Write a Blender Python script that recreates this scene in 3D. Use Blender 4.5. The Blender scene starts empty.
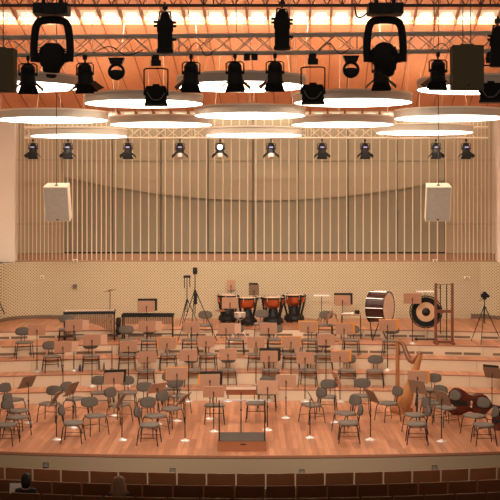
import bpy, math, random
from mathutils import Vector, Matrix
random.seed(7)
C = bpy.context.scene.collection
PI = math.pi
F, H, YH = 1250.0, 5.73, 198.0          # focal length in pixels, eye height over the stage floor, horizon row

# ------------------------------------------------------------------ mesh helpers
class MB:
    def __init__(s): s.v = []; s.f = []
    def add(s, vs, fs):
        b = len(s.v); s.v += [tuple(v) for v in vs]; s.f += [tuple(i + b for i in f) for f in fs]; return s
    def box(s, c, d, m=None):
        x, y, z = d[0]/2, d[1]/2, d[2]/2
        vs = [Vector((sx*x, sy*y, sz*z)) for sz in (-1, 1) for sy in (-1, 1) for sx in (-1, 1)]
        if m is not None: vs = [m @ v for v in vs]
        vs = [v + Vector(c) for v in vs]
        return s.add(vs, [(0,2,3,1),(4,5,7,6),(0,1,5,4),(2,6,7,3),(0,4,6,2),(1,3,7,5)])
    def tube(s, pts, r, n=8, caps=True):
        pts = [Vector(p) for p in pts]; k = len(pts)
        rs = r if isinstance(r, (list, tuple)) else [r]*k
        vs = []; up = None
        for i, p in enumerate(pts):
            t = (pts[min(i+1, k-1)] - pts[max(i-1, 0)]).normalized()
            if up is None: up = Vector((0,0,1)) if abs(t.z) < .9 else Vector((1,0,0))
            a = t.cross(up)
            if a.length < 1e-6: a = t.cross(Vector((0,1,0)))
            a.normalize(); b = a.cross(t).normalized(); up = b
            for j in range(n):
                q = 2*PI*j/n; vs.append(p + (a*math.cos(q) + b*math.sin(q))*rs[i])
        fs = [(i*n+j, i*n+(j+1) % n, (i+1)*n+(j+1) % n, (i+1)*n+j) for i in range(k-1) for j in range(n)]
        if caps: fs += [tuple(range(n))[::-1], tuple((k-1)*n+j for j in range(n))]
        return s.add(vs, fs)
    def lathe(s, prof, n=24, m=None, c=(0,0,0), closed=False):
        vs = []
        for r, z in prof:
            for j in range(n):
                q = 2*PI*j/n; vs.append(Vector((r*math.cos(q), r*math.sin(q), z)))
        if m is not None: vs = [m @ v for v in vs]
        vs = [v + Vector(c) for v in vs]
        k = len(prof); rng = k if closed else k-1
        fs = [(i*n+j, i*n+(j+1) % n, ((i+1) % k)*n+(j+1) % n, ((i+1) % k)*n+j) for i in range(rng) for j in range(n)]
        if not closed: fs += [tuple(range(n))[::-1], tuple((k-1)*n+j for j in range(n))]
        return s.add(vs, fs)
    def prism(s, outline, h, m=None, c=(0,0,0)):
        """outline in XY, thickness h along Z centred"""
        n = len(outline)
        vs = [Vector((x, y, -h/2)) for x, y in outline] + [Vector((x, y, h/2)) for x, y in outline]
        if m is not None: vs = [m @ v for v in vs]
        vs = [v + Vector(c) for v in vs]
        return s.add(vs, [tuple(range(n))[::-1], tuple(range(n, 2*n))] + [(i, (i+1) % n, n+(i+1) % n, n+i) for i in range(n)])
    def pad(s, w, d, h, e=3.2, n=28, m=None, c=(0,0,0), taper=0.0, bend=0.0, dish=0.0):
        """rounded cushion: superellipse outline w*d, thickness h, narrower at +y by taper"""
        lv = [(.0,-.5),(.86,-.5),(.97,-.38),(1,0),(.97,.36),(.86,.5),(.5,.56),(0,.58)]
        vs = []
        for k, z in lv:
            for j in range(n):
                q = 2*PI*j/n; cx, sy = math.cos(q), math.sin(q)
                x = math.copysign(abs(cx)**(2/e), cx)*w/2*k; y = math.copysign(abs(sy)**(2/e), sy)*d/2*k
                x *= 1 - taper*y/(d/2)
                vs.append(Vector((x, y, z*h + bend*(x/(w/2))**2 + dish*(y/(d/2))**2)))
        if m is not None: vs = [m @ v for v in vs]
        vs = [v + Vector(c) for v in vs]
        return s.add(vs, [(i*n+j, i*n+(j+1) % n, (i+1)*n+(j+1) % n, (i+1)*n+j) for i in range(len(lv)-1) for j in range(n)])
    def build(s, name, mat, parent=None, smooth=True):
        me = bpy.data.meshes.new(name); me.from_pydata(s.v, [], s.f); me.update()
        if smooth:
            me.shade_smooth(); me.set_sharp_from_angle(angle=math.radians(38))
        for mm in (mat if isinstance(mat, (list, tuple)) else [mat]): me.materials.append(mm)
        o = bpy.data.objects.new(name, me); C.objects.link(o)
        if parent: o.parent = parent
        return o
def RX(a): return Matrix.Rotation(math.radians(a), 3, 'X')
def RY(a): return Matrix.Rotation(math.radians(a), 3, 'Y')
def RZ(a): return Matrix.Rotation(math.radians(a), 3, 'Z')
def smooth_path(pts, k=6):
    P = [Vector(p) for p in pts]; out = []
    for i in range(len(P)-1):
        a, b, c, d = P[max(i-1,0)], P[i], P[i+1], P[min(i+2,len(P)-1)]
        for j in range(k):
            t = j/k
            out.append(.5*((2*b) + (c-a)*t + (2*a-5*b+4*c-d)*t*t + (3*b-a-3*c+d)*t**3))
    out.append(P[-1]); return out
def tag(o, label, cat, group=None):
    o['label'] = label; o['category'] = cat
    if group: o['group'] = group
    return o
def thing(name, label, cat, loc=(0,0,0), rz=0, group=None):
    o = bpy.data.objects.new(name, None); C.objects.link(o)
    o.location = loc; o.rotation_euler = (0, 0, math.radians(rz)); o.empty_display_size = .1
    return tag(o, label, cat, group)
def struct(o): o['kind'] = 'structure'; return o
def dup(root, loc, rz, label, group=None):
    r = root.copy(); C.objects.link(r); r.location = loc; r.rotation_euler = (root.rotation_euler.x, root.rotation_euler.y, math.radians(rz)); r['label'] = label
    if group: r['group'] = group
    for ch in list(root.children):
        c = ch.copy(); C.objects.link(c); c.parent = r
        for g in ch.children:
            d = g.copy(); C.objects.link(d); d.parent = c
    return r
ORD = ['first','second','third','fourth','fifth','sixth','seventh','eighth','ninth','tenth','eleventh','twelfth','thirteenth','fourteenth',
       'fifteenth','sixteenth','seventeenth','eighteenth','nineteenth','twentieth','twenty-first','twenty-second','twenty-third','twenty-fourth','twenty-fifth','twenty-sixth','twenty-seventh','twenty-eighth','twenty-ninth','thirtieth']

# ------------------------------------------------------------------ materials
def mat(name, col, rough=.6, metal=0, emit=None, es=0, spec=.5, noise=0, nscale=8):
    m = bpy.data.materials.new(name); m.use_nodes = True; nt = m.node_tree; b = nt.nodes['Principled BSDF']
    b.inputs['Base Color'].default_value = (*col, 1); b.inputs['Roughness'].default_value = rough; b.inputs['Metallic'].default_value = metal
    b.inputs['Specular IOR Level'].default_value = spec
    if emit: b.inputs['Emission Color'].default_value = (*emit, 1); b.inputs['Emission Strength'].default_value = es
    if noise:
        tc = nt.nodes.new('ShaderNodeTexCoord'); n = nt.nodes.new('ShaderNodeTexNoise'); n.inputs['Scale'].default_value = nscale; n.inputs['Detail'].default_value = 4
        mx = nt.nodes.new('ShaderNodeMix'); mx.data_type = 'RGBA'; mx.inputs['A'].default_value = (*[c*(1-noise) for c in col], 1); mx.inputs['B'].default_value = (*[min(1, c*(1+noise)) for c in col], 1)
        nt.links.new(tc.outputs['Object'], n.inputs['Vector']); nt.links.new(n.outputs['Fac'], mx.inputs['Factor']); nt.links.new(mx.outputs['Result'], b.inputs['Base Color'])
    return m
def planks(name, c1, c2, cm, rot, w, h, rough=.35, mortar=.004, grain=.25):
    m = mat(name, c1, rough); nt = m.node_tree; b = nt.nodes['Principled BSDF']; N = nt.nodes.new; L = nt.links.new
    tc = N('ShaderNodeTexCoord'); mp = N('ShaderNodeMapping'); mp.inputs['Rotation'].default_value = rot
    br = N('ShaderNodeTexBrick'); br.inputs['Color1'].default_value = (*c1,1); br.inputs['Color2'].default_value = (*c2,1); br.inputs['Mortar'].default_value = (*cm,1)
    br.inputs['Scale'].default_value = 1; br.inputs['Brick Width'].default_value = w; br.inputs['Row Height'].default_value = h; br.inputs['Mortar Size'].default_value = mortar; br.inputs['Bias'].default_value = -.1
    sc = N('ShaderNodeMapping'); sc.inputs['Scale'].default_value = (.6, 9, 9)
    no = N('ShaderNodeTexNoise'); no.inputs['Scale'].default_value = 1.2; no.inputs['Detail'].default_value = 5
    mx = N('ShaderNodeMix'); mx.data_type = 'RGBA'; mx.blend_type = 'MULTIPLY'; mx.inputs['Factor'].default_value = 1
    rp = N('ShaderNodeMapRange'); rp.inputs['To Min'].default_value = 1-grain*1.6; rp.inputs['To Max'].default_value = 1+grain
    L(tc.outputs['Object'], mp.inputs['Vector']); L(mp.outputs['Vector'], br.inputs['Vector']); L(mp.outputs['Vector'], sc.inputs['Vector']); L(sc.outputs['Vector'], no.inputs['Vector'])
    L(no.outputs['Fac'], rp.inputs['Value']); L(br.outputs['Color'], mx.inputs['A']); L(rp.outputs['Result'], mx.inputs['B']); L(mx.outputs['Result'], b.inputs['Base Color'])
    return m
def perforated(name, base, hole, axis, pitch=.068):
    m = mat(name, base, .7); nt = m.node_tree; b = nt.nodes['Principled BSDF']; N = nt.nodes.new; L = nt.links.new
    tc = N('ShaderNodeTexCoord'); sp = N('ShaderNodeSeparateXYZ'); L(tc.outputs['Object'], sp.inputs['Vector'])
    def mth(op, a, bb=None):
        n = N('ShaderNodeMath'); n.operation = op
        for i, q in enumerate((a, bb)):
            if q is None: continue
            if isinstance(q, (int, float)): n.inputs[i].default_value = q
            else: L(q, n.inputs[i])
        return n.outputs[0]
    u, v = sp.outputs[axis], sp.outputs['Z']
    p = mth('ADD', mth('FRACT', mth('DIVIDE', mth('ADD', u, v), pitch*1.414)), -.5); q = mth('ADD', mth('FRACT', mth('DIVIDE', mth('SUBTRACT', u, v), pitch*1.414)), -.5)
    d = mth('ADD', mth('MULTIPLY', p, p), mth('MULTIPLY', q, q)); fac = mth('LESS_THAN', d, .075)
    mx = N('ShaderNodeMix'); mx.data_type = 'RGBA'; mx.inputs['A'].default_value = (*base,1); mx.inputs['B'].default_value = (*hole,1)
    L(fac, mx.inputs['Factor']); L(mx.outputs['Result'], b.inputs['Base Color'])
    return m
M = {}
M['floor'] = planks('stage_floor_wood', (.44,.172,.083), (.68,.292,.152), (.27,.10,.05), (0,0,PI/2), 2.2, .14, .33, .004, .3)
M['lip'] = mat('stage_edge_wood', (.30,.115,.06), .5, noise=.2)
M['riser'] = mat('riser_board', (.64,.475,.325), .6, noise=.06, nscale=1.5)
M['seam'] = mat('riser_seam', (.42,.30,.20), .7)
M['vent'] = mat('vent_grille_dark', (.17,.105,.065), .7)
M['fascia'] = mat('stage_front_board', (.30,.205,.125), .65, noise=.06, nscale=1)
M['perf_x'] = perforated('perforated_panel_back', (.585,.475,.31), (.21,.135,.07), 'X', .070)
M['perf_y'] = perforated('perforated_panel_side', (.65,.525,.335), (.24,.15,.075), 'Y', .078)
M['cream'] = mat('cream_plaster', (.83,.71,.60), .7, noise=.04, nscale=.7)
M['fabric'] = mat('backdrop_fabric', (.30,.245,.165), .85, noise=.06, nscale=1)
M['fabric_side'] = mat('side_backdrop_board', (.46,.345,.225), .8, noise=.05, nscale=1)
M['fabric_up'] = mat('upper_backdrop_lit', (.42,.34,.225), .7, noise=.05, nscale=1)  # paler than the lower fabric, painting in the brighter light higher up
M['wallback'] = mat('upper_wall_tan', (.20,.15,.10), .8)
M['dark'] = mat('dark_gap', (.03,.02,.012), .9)
M['rod'] = mat('pale_rod', (.74,.60,.44), .5)
M['ledge'] = mat('ledge_wood', (.38,.205,.11), .5, noise=.15, nscale=3)
M['ceiling'] = planks('ceiling_wood', (.64,.235,.10), (.68,.26,.115), (.56,.20,.08), (0,0,PI/2), 5, .6, .55, .004, .10)
M['rib'] = mat('ceiling_rib_wood', (.30,.085,.03), .6)
M['trough'] = mat('light_trough_white', (.62,.48,.32), .6)
M['cove_panel'] = mat('cove_diffuser', (.68,.58,.42), .5, emit=(1,.80,.52), es=.26)
M['cove_lamp'] = mat('cove_lamp_lit', (1,1,.9), .5, emit=(1,.9,.7), es=.75)
M['ring_led'] = mat('ring_diffuser', (1,.95,.85), .5, emit=(1,.90,.75), es=7.6)
M['ring_up'] = mat('ring_uplight', (1,.9,.7), .5, emit=(1,.84,.64), es=3.6)
M['ring_rim'] = mat('ring_rim_beige', (.62,.55,.46), .5)
M['ring_flange'] = mat('ring_flange_lit', (.92,.82,.68), .4)  # pale tone paints the uplight spill along the ring's top lip
M['cable'] = mat('steel_cable', (.12,.09,.07), .5, .3)
M['wire'] = mat('pale_wire', (.7,.55,.4), .5, .2)
M['truss'] = mat('aluminium_truss', (.72,.62,.52), .4, .35)
M['truss_pale'] = mat('pale_truss', (.86,.72,.55), .5, .1)
M['truss_dark'] = mat('truss_silhouette', (.07,.05,.04), .5, .4)  # colour darkened to show the truss as a poorly lit silhouette
M['black'] = mat('black_lamp_metal', (.010,.009,.008), .5, spec=.3)
M['blackmatte'] = mat('black_matte', (.012,.011,.010), .75, spec=.2)
M['lens'] = mat('lens_lilac_glint', (.3,.25,.5), .1, emit=(.62,.5,1), es=.8)  # faint glow paints lilac reflections on lenses that are not lit
M['lens_on'] = mat('lamp_lens_lit', (.9,.9,.9), .1, emit=(1,.93,1), es=6)
M['reflector'] = mat('pale_lamp_cap', (.62,.5,.42), .3, .4)
M['olive'] = mat('olive_speaker_cloth', (.115,.085,.042), .85)
M['spk_cream'] = mat('cream_speaker_case', (.85,.70,.52), .55)
M['spk_grille'] = mat('speaker_grille', (.40,.33,.265), .8, noise=.15, nscale=14)
M['uph'] = mat('grey_upholstery', (.185,.147,.118), .9, noise=.12, nscale=30, spec=.2)
M['uphb'] = mat('grey_upholstery_shaded', (.118,.093,.075), .9, noise=.12, nscale=30, spec=.2)  # same cloth as the seats, darkened for the shade on the backs
M['steel'] = mat('dark_tube_steel', (.022,.018,.016), .4, .5)
M['chrome'] = mat('polished_base', (.82,.80,.78), .28, .85)
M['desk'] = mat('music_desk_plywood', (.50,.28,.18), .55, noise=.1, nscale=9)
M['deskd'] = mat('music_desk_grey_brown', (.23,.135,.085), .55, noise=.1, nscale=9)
M['paper'] = mat('music_paper', (.72,.45,.32), .8)
M['white'] = mat('white_paper', (.9,.85,.8), .7)
M['orange'] = mat('orange_folder', (.80,.33,.06), .6)
M['folder'] = mat('black_folder', (.02,.018,.016), .6)
M['podium_wood'] = mat('podium_wood', (.29,.095,.036), .45, noise=.2, nscale=5)
M['podium_top'] = mat('podium_carpet', (.075,.056,.043), .95, noise=.15, nscale=40)
M['seatwood'] = mat('auditorium_seat_wood', (.17,.058,.022), .4, noise=.25, nscale=4)
M['seatedge'] = mat('auditorium_seat_edge', (.30,.15,.08), .45)
M['seatcloth'] = mat('auditorium_seat_cloth', (.03,.012,.008), .9)
M['audfloor'] = mat('auditorium_floor', (.05,.03,.02), .7)
M['copper'] = mat('copper_kettle', (.62,.17,.06), .28, .75)
M['skinhead'] = mat('drum_skin', (.80,.58,.42), .6)
M['drumshell'] = mat('bass_drum_shell', (.045,.014,.009), .25)
M['bronze'] = mat('gong_bronze', (.62,.36,.19), .4, .35)
M['harpwood'] = mat('harp_maple', (.46,.20,.075), .35, noise=.15, nscale=6)
M['harpneck'] = mat('harp_dark_neck', (.22,.075,.03), .4, noise=.2, nscale=8)
M['harpcol'] = mat('harp_column_wood', (.36,.135,.045), .35, noise=.1, nscale=6)
M['string'] = mat('harp_string', (.6,.42,.28), .5)
M['bass'] = mat('bass_varnish', (.085,.013,.007), .25, noise=.35, nscale=4)
M['bridge'] = mat('bridge_maple', (.75,.5,.3), .6)
M['redwood'] = mat('red_brown_wood', (.17,.047,.02), .45, noise=.15, nscale=6)
M['bars'] = mat('marimba_bar_wood', (.62,.45,.33), .4)
M['tubes'] = mat('resonator_brass', (.30,.2,.13), .35, .5)
M['skin'] = mat('person_skin', (.5,.28,.19), .6)
M['hair_dark'] = mat('dark_hair', (.012,.008,.006), .6)
M['hair_brown'] = mat('brown_hair', (.22,.105,.05), .6, noise=.45, nscale=25)
M['jacket'] = mat('black_jacket', (.012,.010,.012), .8)
M['collar'] = mat('pale_collar', (.5,.42,.36), .8)
M['trousers'] = mat('dark_trousers', (.02,.018,.02), .8)
M['sweater'] = mat('dark_brown_sweater', (.03,.016,.010), .9)
M['hinge'] = mat('hinge_brown', (.16,.085,.05), .5)
M['railgrey'] = mat('rail_grey', (.24,.22,.26), .35, .3)
M['grey'] = mat('grey_box', (.16,.13,.10), .6)
M['purple'] = mat('purple_bottle', (.06,.03,.12), .3)

# ------------------------------------------------------------------ stage geometry
CK = [35.37, 36.37, 37.24, 38.20, 39.97]                 # riser lines on the centre axis
ZP = [0, .311, .651, .98, 1.285, 1.54]                   # platform heights
def sag(x, R=33.0): return R - math.sqrt(R*R - x*x)
def yk(k, x): return CK[k] - sag(x)
WALL_Y, XL, XR = 43.5, -8.18, 8.60
def front_y(x): return 27.80 + (35 - math.sqrt(35*35 - x*x))
def px2x(px, d): return (px - 250)*d/F
def ground(px, py, p, off=0, margin=.17, clamp=True):
    """a point on platform p seen at (px, py) when something `off` above it shows there"""
    z = ZP[p]; d = F*(H - z - off)/(py - YH); x = px2x(px, d)
    if clamp:
        lo = (front_y(x) if p == 0 else yk(p-1, x)) + margin
        hi = (WALL_Y if p == 5 else yk(p, x)) - margin
        d2 = min(max(d, lo), hi) if lo < hi else (lo+hi)/2
        if d2 != d: x *= d2/d; d = d2
    return Vector((x, d, z))
def strip_curve(mb, y0, y1, z, xs, flip=False):
    n = len(xs); vs = [(x, y0(x), z) for x in xs] + [(x, y1(x), z) for x in xs]
    mb.add(vs, [(i, i+1, n+i+1, n+i) for i in range(n-1)])
XS = [-9.4 + 18.8*i/52 for i in range(53)]
def platform(name, lo, hi, z, zb):
    """solid curved platform: top, front face"""
    mb = MB(); n = len(XS)
    vs = []
    for x in XS: vs += [(x, lo(x), zb), (x, lo(x), z), (x, hi(x), z), (x, hi(x), zb)]
    fs = []
    for i in range(n-1):
        a, b = 4*i, 4*(i+1)
        fs += [(a, b, b+1, a+1), (a+1, b+1, b+2, a+2), (a+2, b+2, b+3, a+3), (a+3, b+3, b, a)]
    fs += [(0,1,2,3), (4*n-1, 4*n-2, 4*n-3, 4*n-4)]
    mb.add(vs, fs); o = mb.build(name, [M['floor'], M['riser']], smooth=False)
    for p in o.data.polygons:
        if abs(p.normal.z) < .5: p.material_index = 1
    return struct(o)
yw = lambda x: WALL_Y + .02
lows = [front_y] + [(lambda x, k=k: yk(k, x)) for k in range(5)]
nm = ['stage_floor', 'riser_platform_1', 'riser_platform_2', 'riser_platform_3', 'riser_platform_4', 'riser_platform_5']
platform('floor', front_y, yw, 0, -.06)
for k in range(1, 6): platform('floor_riser_%d' % k, lows[k], yw, ZP[k], ZP[k-1])
# thin wooden nosing on each riser edge and panel seams
for k in range(1, 6):
    mb = MB()
    for i in range(len(XS)-1):
        a, b = XS[i], XS[i+1]; ya, yb = lows[k](a), lows[k](b); z = ZP[k]
        mb.add([(a,ya-.012,z-.022),(b,yb-.012,z-.022),(b,yb-.012,z+.003),(a,ya-.012,z+.003),(b,yb+.03,z+.003),(a,ya+.03,z+.003)], [(0,1,2,3),(3,2,4,5)])
    struct(mb.build('trim_riser_edge_%d' % k, M['lip'], smooth=False))
    mb = MB()
    for i in range(-4, 5):
        x = i*1.86 + .35*k
        if XL < x < XR: mb.box((x, lows[k](x), (ZP[k]+ZP[k-1])/2 - .01), (.014, .012, ZP[k]-ZP[k-1]-.03))
    struct(mb.build('trim_riser_seam_%d' % k, M['seam'], smooth=False))
for k in (4, 5):                                          # air slots in the two highest riser faces
    mb = MB(); x = XL + .15; i = 0
    while x < XR - .5:
        w = .50; xc = x + w/2
        mb.box((xc, lows[k](xc), ZP[k-1] + .075), (w, .02, .07), RZ(-math.degrees(math.asin(xc/33.0))))
        x += w + (.05 if i % 2 == 0 else .34); i += 1
    struct(mb.build('trim_vent_%d' % k, M['vent'], smooth=False))
# stage lip, fascia and auditorium floor
XF = [-9 + 18*i/40 for i in range(41)]
mb = MB()
for i in range(40):
    a, b = XF[i], XF[i+1]; ya, yb = front_y(a), front_y(b)
    mb.add([(a,ya-.04,-.05),(b,yb-.04,-.05),(b,yb-.04,.004),(a,ya-.04,.004),(b,yb+.012,.004),(a,ya+.012,.004),(a,ya+.2,-.05),(b,yb+.2,-.05)], [(0,1,2,3),(3,2,4,5),(0,6,7,1)])
struct(mb.build('trim_stage_lip', M['lip'], smooth=False))
mb = MB()
for i in range(40):
    a, b = XF[i], XF[i+1]; ya, yb = front_y(a), front_y(b)
    mb.add([(a,ya-.022,-.9),(b,yb-.022,-.9),(b,yb-.022,-.045),(a,ya-.022,-.045)], [(0,1,2,3)])
struct(mb.build('wall_stage_front', M['fascia'], smooth=False))
struct(MB().box((0, 19.0, -.90), (19, 20.4, .10)).build('floor_auditorium', M['audfloor'], smooth=False))
# walls
ZW = ZP[5] + 1.97
LW = [(-6.9,43.5),(-7.5,43.42),(-8.0,43.12),(-8.32,42.6),(-8.46,41.9),(-8.5,41.0),(-8.5,9)]
RW = [(8.0,43.5),(8.4,43.34),(8.68,42.95),(8.86,42.4),(8.95,41.6),(9.0,40.6),(9.0,9)]
def wall_strip(name, P, z0, z1, m, th=.2, off=0):
    P = smooth_path([(x, y, 0) for x, y in P], 4); n = len(P); vs = []
    for k in range(n):
        t = (P[min(k+1,n-1)]-P[max(k-1,0)]).normalized(); nr = Vector((t.y, -t.x, 0))
        if nr.y > 0 and abs(nr.y) > .5 or nr.x*P[k].x > 0 and abs(nr.x) > .5: nr = -nr
        a, b = P[k] + nr*off, P[k] + nr*(off-th)
        vs += [(a.x,a.y,z0),(a.x,a.y,z1),(b.x,b.y,z1),(b.x,b.y,z0)]
    fs = []
    for k in range(n-1):
        a, b = 4*k, 4*k+4; fs += [(a,b,b+1,a+1),(a+1,b+1,b+2,a+2),(a+2,b+2,b+3,a+3)]
    return struct(MB().add(vs, fs).build(name, m))
wall_strip('wall_back_lower', [RW[0], (4,43.5), (0,43.5), (-4,43.5), LW[0]], -.2, ZW, M['perf_x'])
for W, n in ((LW, 'left'), (RW, 'right')):
    wall_strip('wall_%s_lower' % n, W, -1.2, ZW, M['perf_x'])
    wall_strip('baseboard_%s' % n, W[:6], ZP[5], ZP[5]+.12, M['vent'], .03, .03)
for sg_, X, n in ((-1, XL, 'left'), (1, XR, 'right')):
    struct(MB().box((X+sg_*.8, 43.9, ZW + 3.6), (1.6, .9, 7.2)).box((sg_*9.85, 26.2, ZW + 3.6), (.2, 34.4, 7.2)).build('wall_%s' % n, M['cream'], smooth=False))
    struct(MB().box((sg_*9.35, 26.4, ZW-.02), (1.5, 34.6, .04)).build('trim_side_ledge_%s' % n, M['cream'], smooth=False))
mb = MB()
for a, b in ((50, 62),): mb.box((px2x((a+b)/2, 43.4), 43.47, ZP[5]+.06), (px2x(b,43.4)-px2x(a,43.4), .06, .11))
mb.box((px2x(482, 43.4), 43.45, ZP[5]+.075), (px2x(492,43.4)-px2x(471,43.4), .08, .17)); mb.box((px2x(32, 43.4), 43.47, ZP[5]+.06), (px2x(45,43.4)-px2x(20,43.4), .06, .11))
struct(mb.build('baseboard_back', M['vent'], smooth=False))
UY = 44.3
struct(MB().box(((XL+XR)/2, UY+.1, ZW+2.7), (XR-XL+.4, .2, 5.6)).build('wall_back', M['wallback'], smooth=False))
struct(MB().box(((XL+XR)/2, (WALL_Y+UY)/2+.01, ZW+.01), (XR-XL, UY-WALL_Y, .05)).add([], []).build('trim_ledge', M['ledge'], smooth=False))
struct(MB().box(((XL+XR)/2, 43.86, ZW+.15), (XR-XL, .04, .23)).build('trim_ledge_board', M['ledge'], smooth=False))
# backdrop panels behind the rods: upper tier shaped to the light cut-off line, its colour lightened
seams = [15.5, 64, 112, 161, 208, 253, 298, 348, 397, 445, 497]
def light_cutoff_y(px): return 200.5 - 24*((px-262)/200.0)**2  # curve where the light on the wall cuts off
low = MB(); up = MB(); gap = MB(); sid = MB()
for i in range(len(seams)-1):
    a, b = seams[i], seams[i+1]; side = i in (0, len(seams)-2)
    off = .03*(i % 2); yb_ = UY - .12 - off; xa, xb = px2x(a, yb_) + .022, px2x(b, yb_) - .022
    z0 = ZW + (.30 if not side else .27)
    zz = lambda px, d: H + (YH - light_cutoff_y(px))*d/F
    (sid if side else low).box(((xa+xb)/2, yb_, (z0+ZW+5.3)/2), (xb-xa, .03, ZW+5.3-z0))
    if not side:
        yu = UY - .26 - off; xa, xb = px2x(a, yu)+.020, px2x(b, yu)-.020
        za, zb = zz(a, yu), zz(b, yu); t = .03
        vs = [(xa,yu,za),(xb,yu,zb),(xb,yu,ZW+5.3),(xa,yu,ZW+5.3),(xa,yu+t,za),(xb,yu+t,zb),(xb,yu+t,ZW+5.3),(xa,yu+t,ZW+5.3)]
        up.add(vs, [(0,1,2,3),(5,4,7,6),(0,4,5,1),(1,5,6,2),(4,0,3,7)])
    if not side: gap.box(((xa+xb)/2, 43.93, ZW+.30), (xb-xa, .02, .045))
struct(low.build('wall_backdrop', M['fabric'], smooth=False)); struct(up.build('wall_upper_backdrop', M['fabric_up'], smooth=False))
struct(sid.build('wall_side_backdrop', M['fabric_side'], smooth=False))
struct(gap.build('trim_dark_gap', M['dark'], smooth=False))
mb = MB()
for zpx, a, b in ((161, 64, 445), (160, 15.5, 64), (160, 445, 497), (224, 15.5, 64), (224, 445, 497), (223, 64, 112), (223, 397, 445)):
    d = 43.98; z = H + (YH-zpx)*d/F; mb.box((px2x((a+b)/2, d), d, z), (px2x(b, d)-px2x(a, d), .03, .022))
struct(mb.build('trim_cross_rail', M['fabric'], smooth=False))
rods = MB(); px = 17.0; d = 43.75
while px < 497:
    x = px2x(px, d); r = .022
    if 112 <= px <= 446: step = 8.25
    elif 64 <= px < 112: step = 4.8
    else: step = 3.9; r = .014
    rods.tube([(x, d, ZW+.03), (x, d, ZW+5.2)], r, 6); px += step
struct(rods.build('wall_rod_screen', M['rod']))
# ceiling, sloping down to the back wall
SL = -.306; ZC0, DC0 = H + 5.23, 36.1
vdir = Vector((.048, 1, SL)).normalized()
def cz(d): return ZC0 + SL*(d - DC0)
def ceil_slab(name, d0, d1, th=.12, m=None, lift=0, x0=-9.2, x1=9.6):
    vs = [(x, d, cz(d) + lift + h) for h in (0, th) for d in (d0, d1) for x in (x0, x1)]
    mb = MB().add(vs, [(0,2,3,1),(4,5,7,6),(0,1,5,4),(2,6,7,3),(0,4,6,2),(1,3,7,5)])
    return struct(mb.build(name, m or M['ceiling'], smooth=False))
ceil_slab('ceiling', 22.5, 35.66); ceil_slab('ceiling_rear', 36.56, 43.36)
ceil_slab('ceiling_trough', 35.60, 36.62, .05, M['trough'], .10); ceil_slab('ceiling_trough_rear', 43.30, 44.45, .05, M['trough'], .10)
tw_ = MB()
for d in (35.64, 36.58, 43.38): tw_.box((.2, d, cz(d)+.07), (18.6, .03, .14))
struct(tw_.build('trim_trough_side', M['trough'], smooth=False))
mb = MB(); XR0 = -1.32; P = .606
for k in range(-16, 18):
    for d0, d1, hgt in ((24, 35.64, .01), (36.58, 43.34, .01), (34.7, 36.58, .11), (43.36, 44.3, .11)):
        x0 = XR0 + k*P + .048*(d0-35.6); x1 = XR0 + k*P + .048*(d1-35.6)
        if not (-8.6 < x0 < 9.2): continue
        w = .013 if hgt < .1 else .03; t = .0 if hgt > .1 else -hgt
        b = 0.0 if hgt > .1 else 0
        vs = []
        for (x, d) in ((x0, d0), (x1, d1)):
            z = cz(d); q = .02 if hgt < .1 else .05; vs += [(x-w, d, z-q), (x+w, d, z-q), (x+w, d, z+hgt), (x-w, d, z+hgt)]
        mb.add(vs, [(0,1,2,3),(7,6,5,4),(0,4,5,1),(1,5,6,2),(2,6,7,3),(3,7,4,0)])
struct(mb.build('ceiling_rib', M['rib'], smooth=False))
def cove(d0, row, grp, rng):
    first = None; j = 0
    for k in rng:
        x = XR0 + (k+.5)*P + .048*(d0-35.6)
        lab = '%s recessed ceiling lamp panel from the left in the %s light trough' % (ORD[j], row); j += 1
        loc = Vector((x, d0, cz(d0) + .075))
        if first is None:
            first = thing('recessed_lamp', lab, 'ceiling light', loc, 0, grp)
            m = Matrix.Rotation(math.atan(SL), 3, 'X')
            MB().box((0,0,0), (.53, .88, .02), m).build('diffuser', M['cove_panel'], first, smooth=False)
            MB().pad(.36, .34, .03, 3, 20, m @ RX(180), (0,0,-.02)).build('bulb', M['cove_lamp'], first)
        else: dup(first, loc, 0, lab, grp)
cove(36.1, 'front', 'lamp panels in the front ceiling trough', range(-10, 16))
cove(43.85, 'rear', 'lamp panels in the rear ceiling trough', range(-11, 16))

# ------------------------------------------------------------------ ring lamps
def make_ring(label, loc, D):
    t = thing('ring_lamp', label, 'lamp', loc, 0, 'round ring lamps hung over the stage')
    R, th, w = D/2, .235, .21
    MB().lathe([(R,0),(R,th-.045),(R-.012,th-.045),(R-.012,.012),(R-.012,0)], 72, closed=True).build('rim', M['ring_rim'], t)
    MB().lathe([(R+.012,th-.045),(R+.012,th),(R-.05,th),(R-.05,th-.045)], 72, closed=True).build('flange', M['ring_flange'], t)
    MB().lathe([(R-.014,.004),(R-.014,.02),(R-w,.02),(R-w,.004)], 72, closed=True).build('diffuser', M['ring_led'], t)
    MB().lathe([(R-w,.02),(R-w,.09),(R-w-.012,.09),(R-w-.012,.004),(R-w,.004)], 72, closed=True).build('inner_diffuser', M['ring_led'], t)
    MB().lathe([(R-.06,th-.032),(R-.06,th-.02),(R-w,th-.02),(R-w,th-.032)], 72, closed=True).build('uplight', M['ring_up'], t)
    return t
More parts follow.
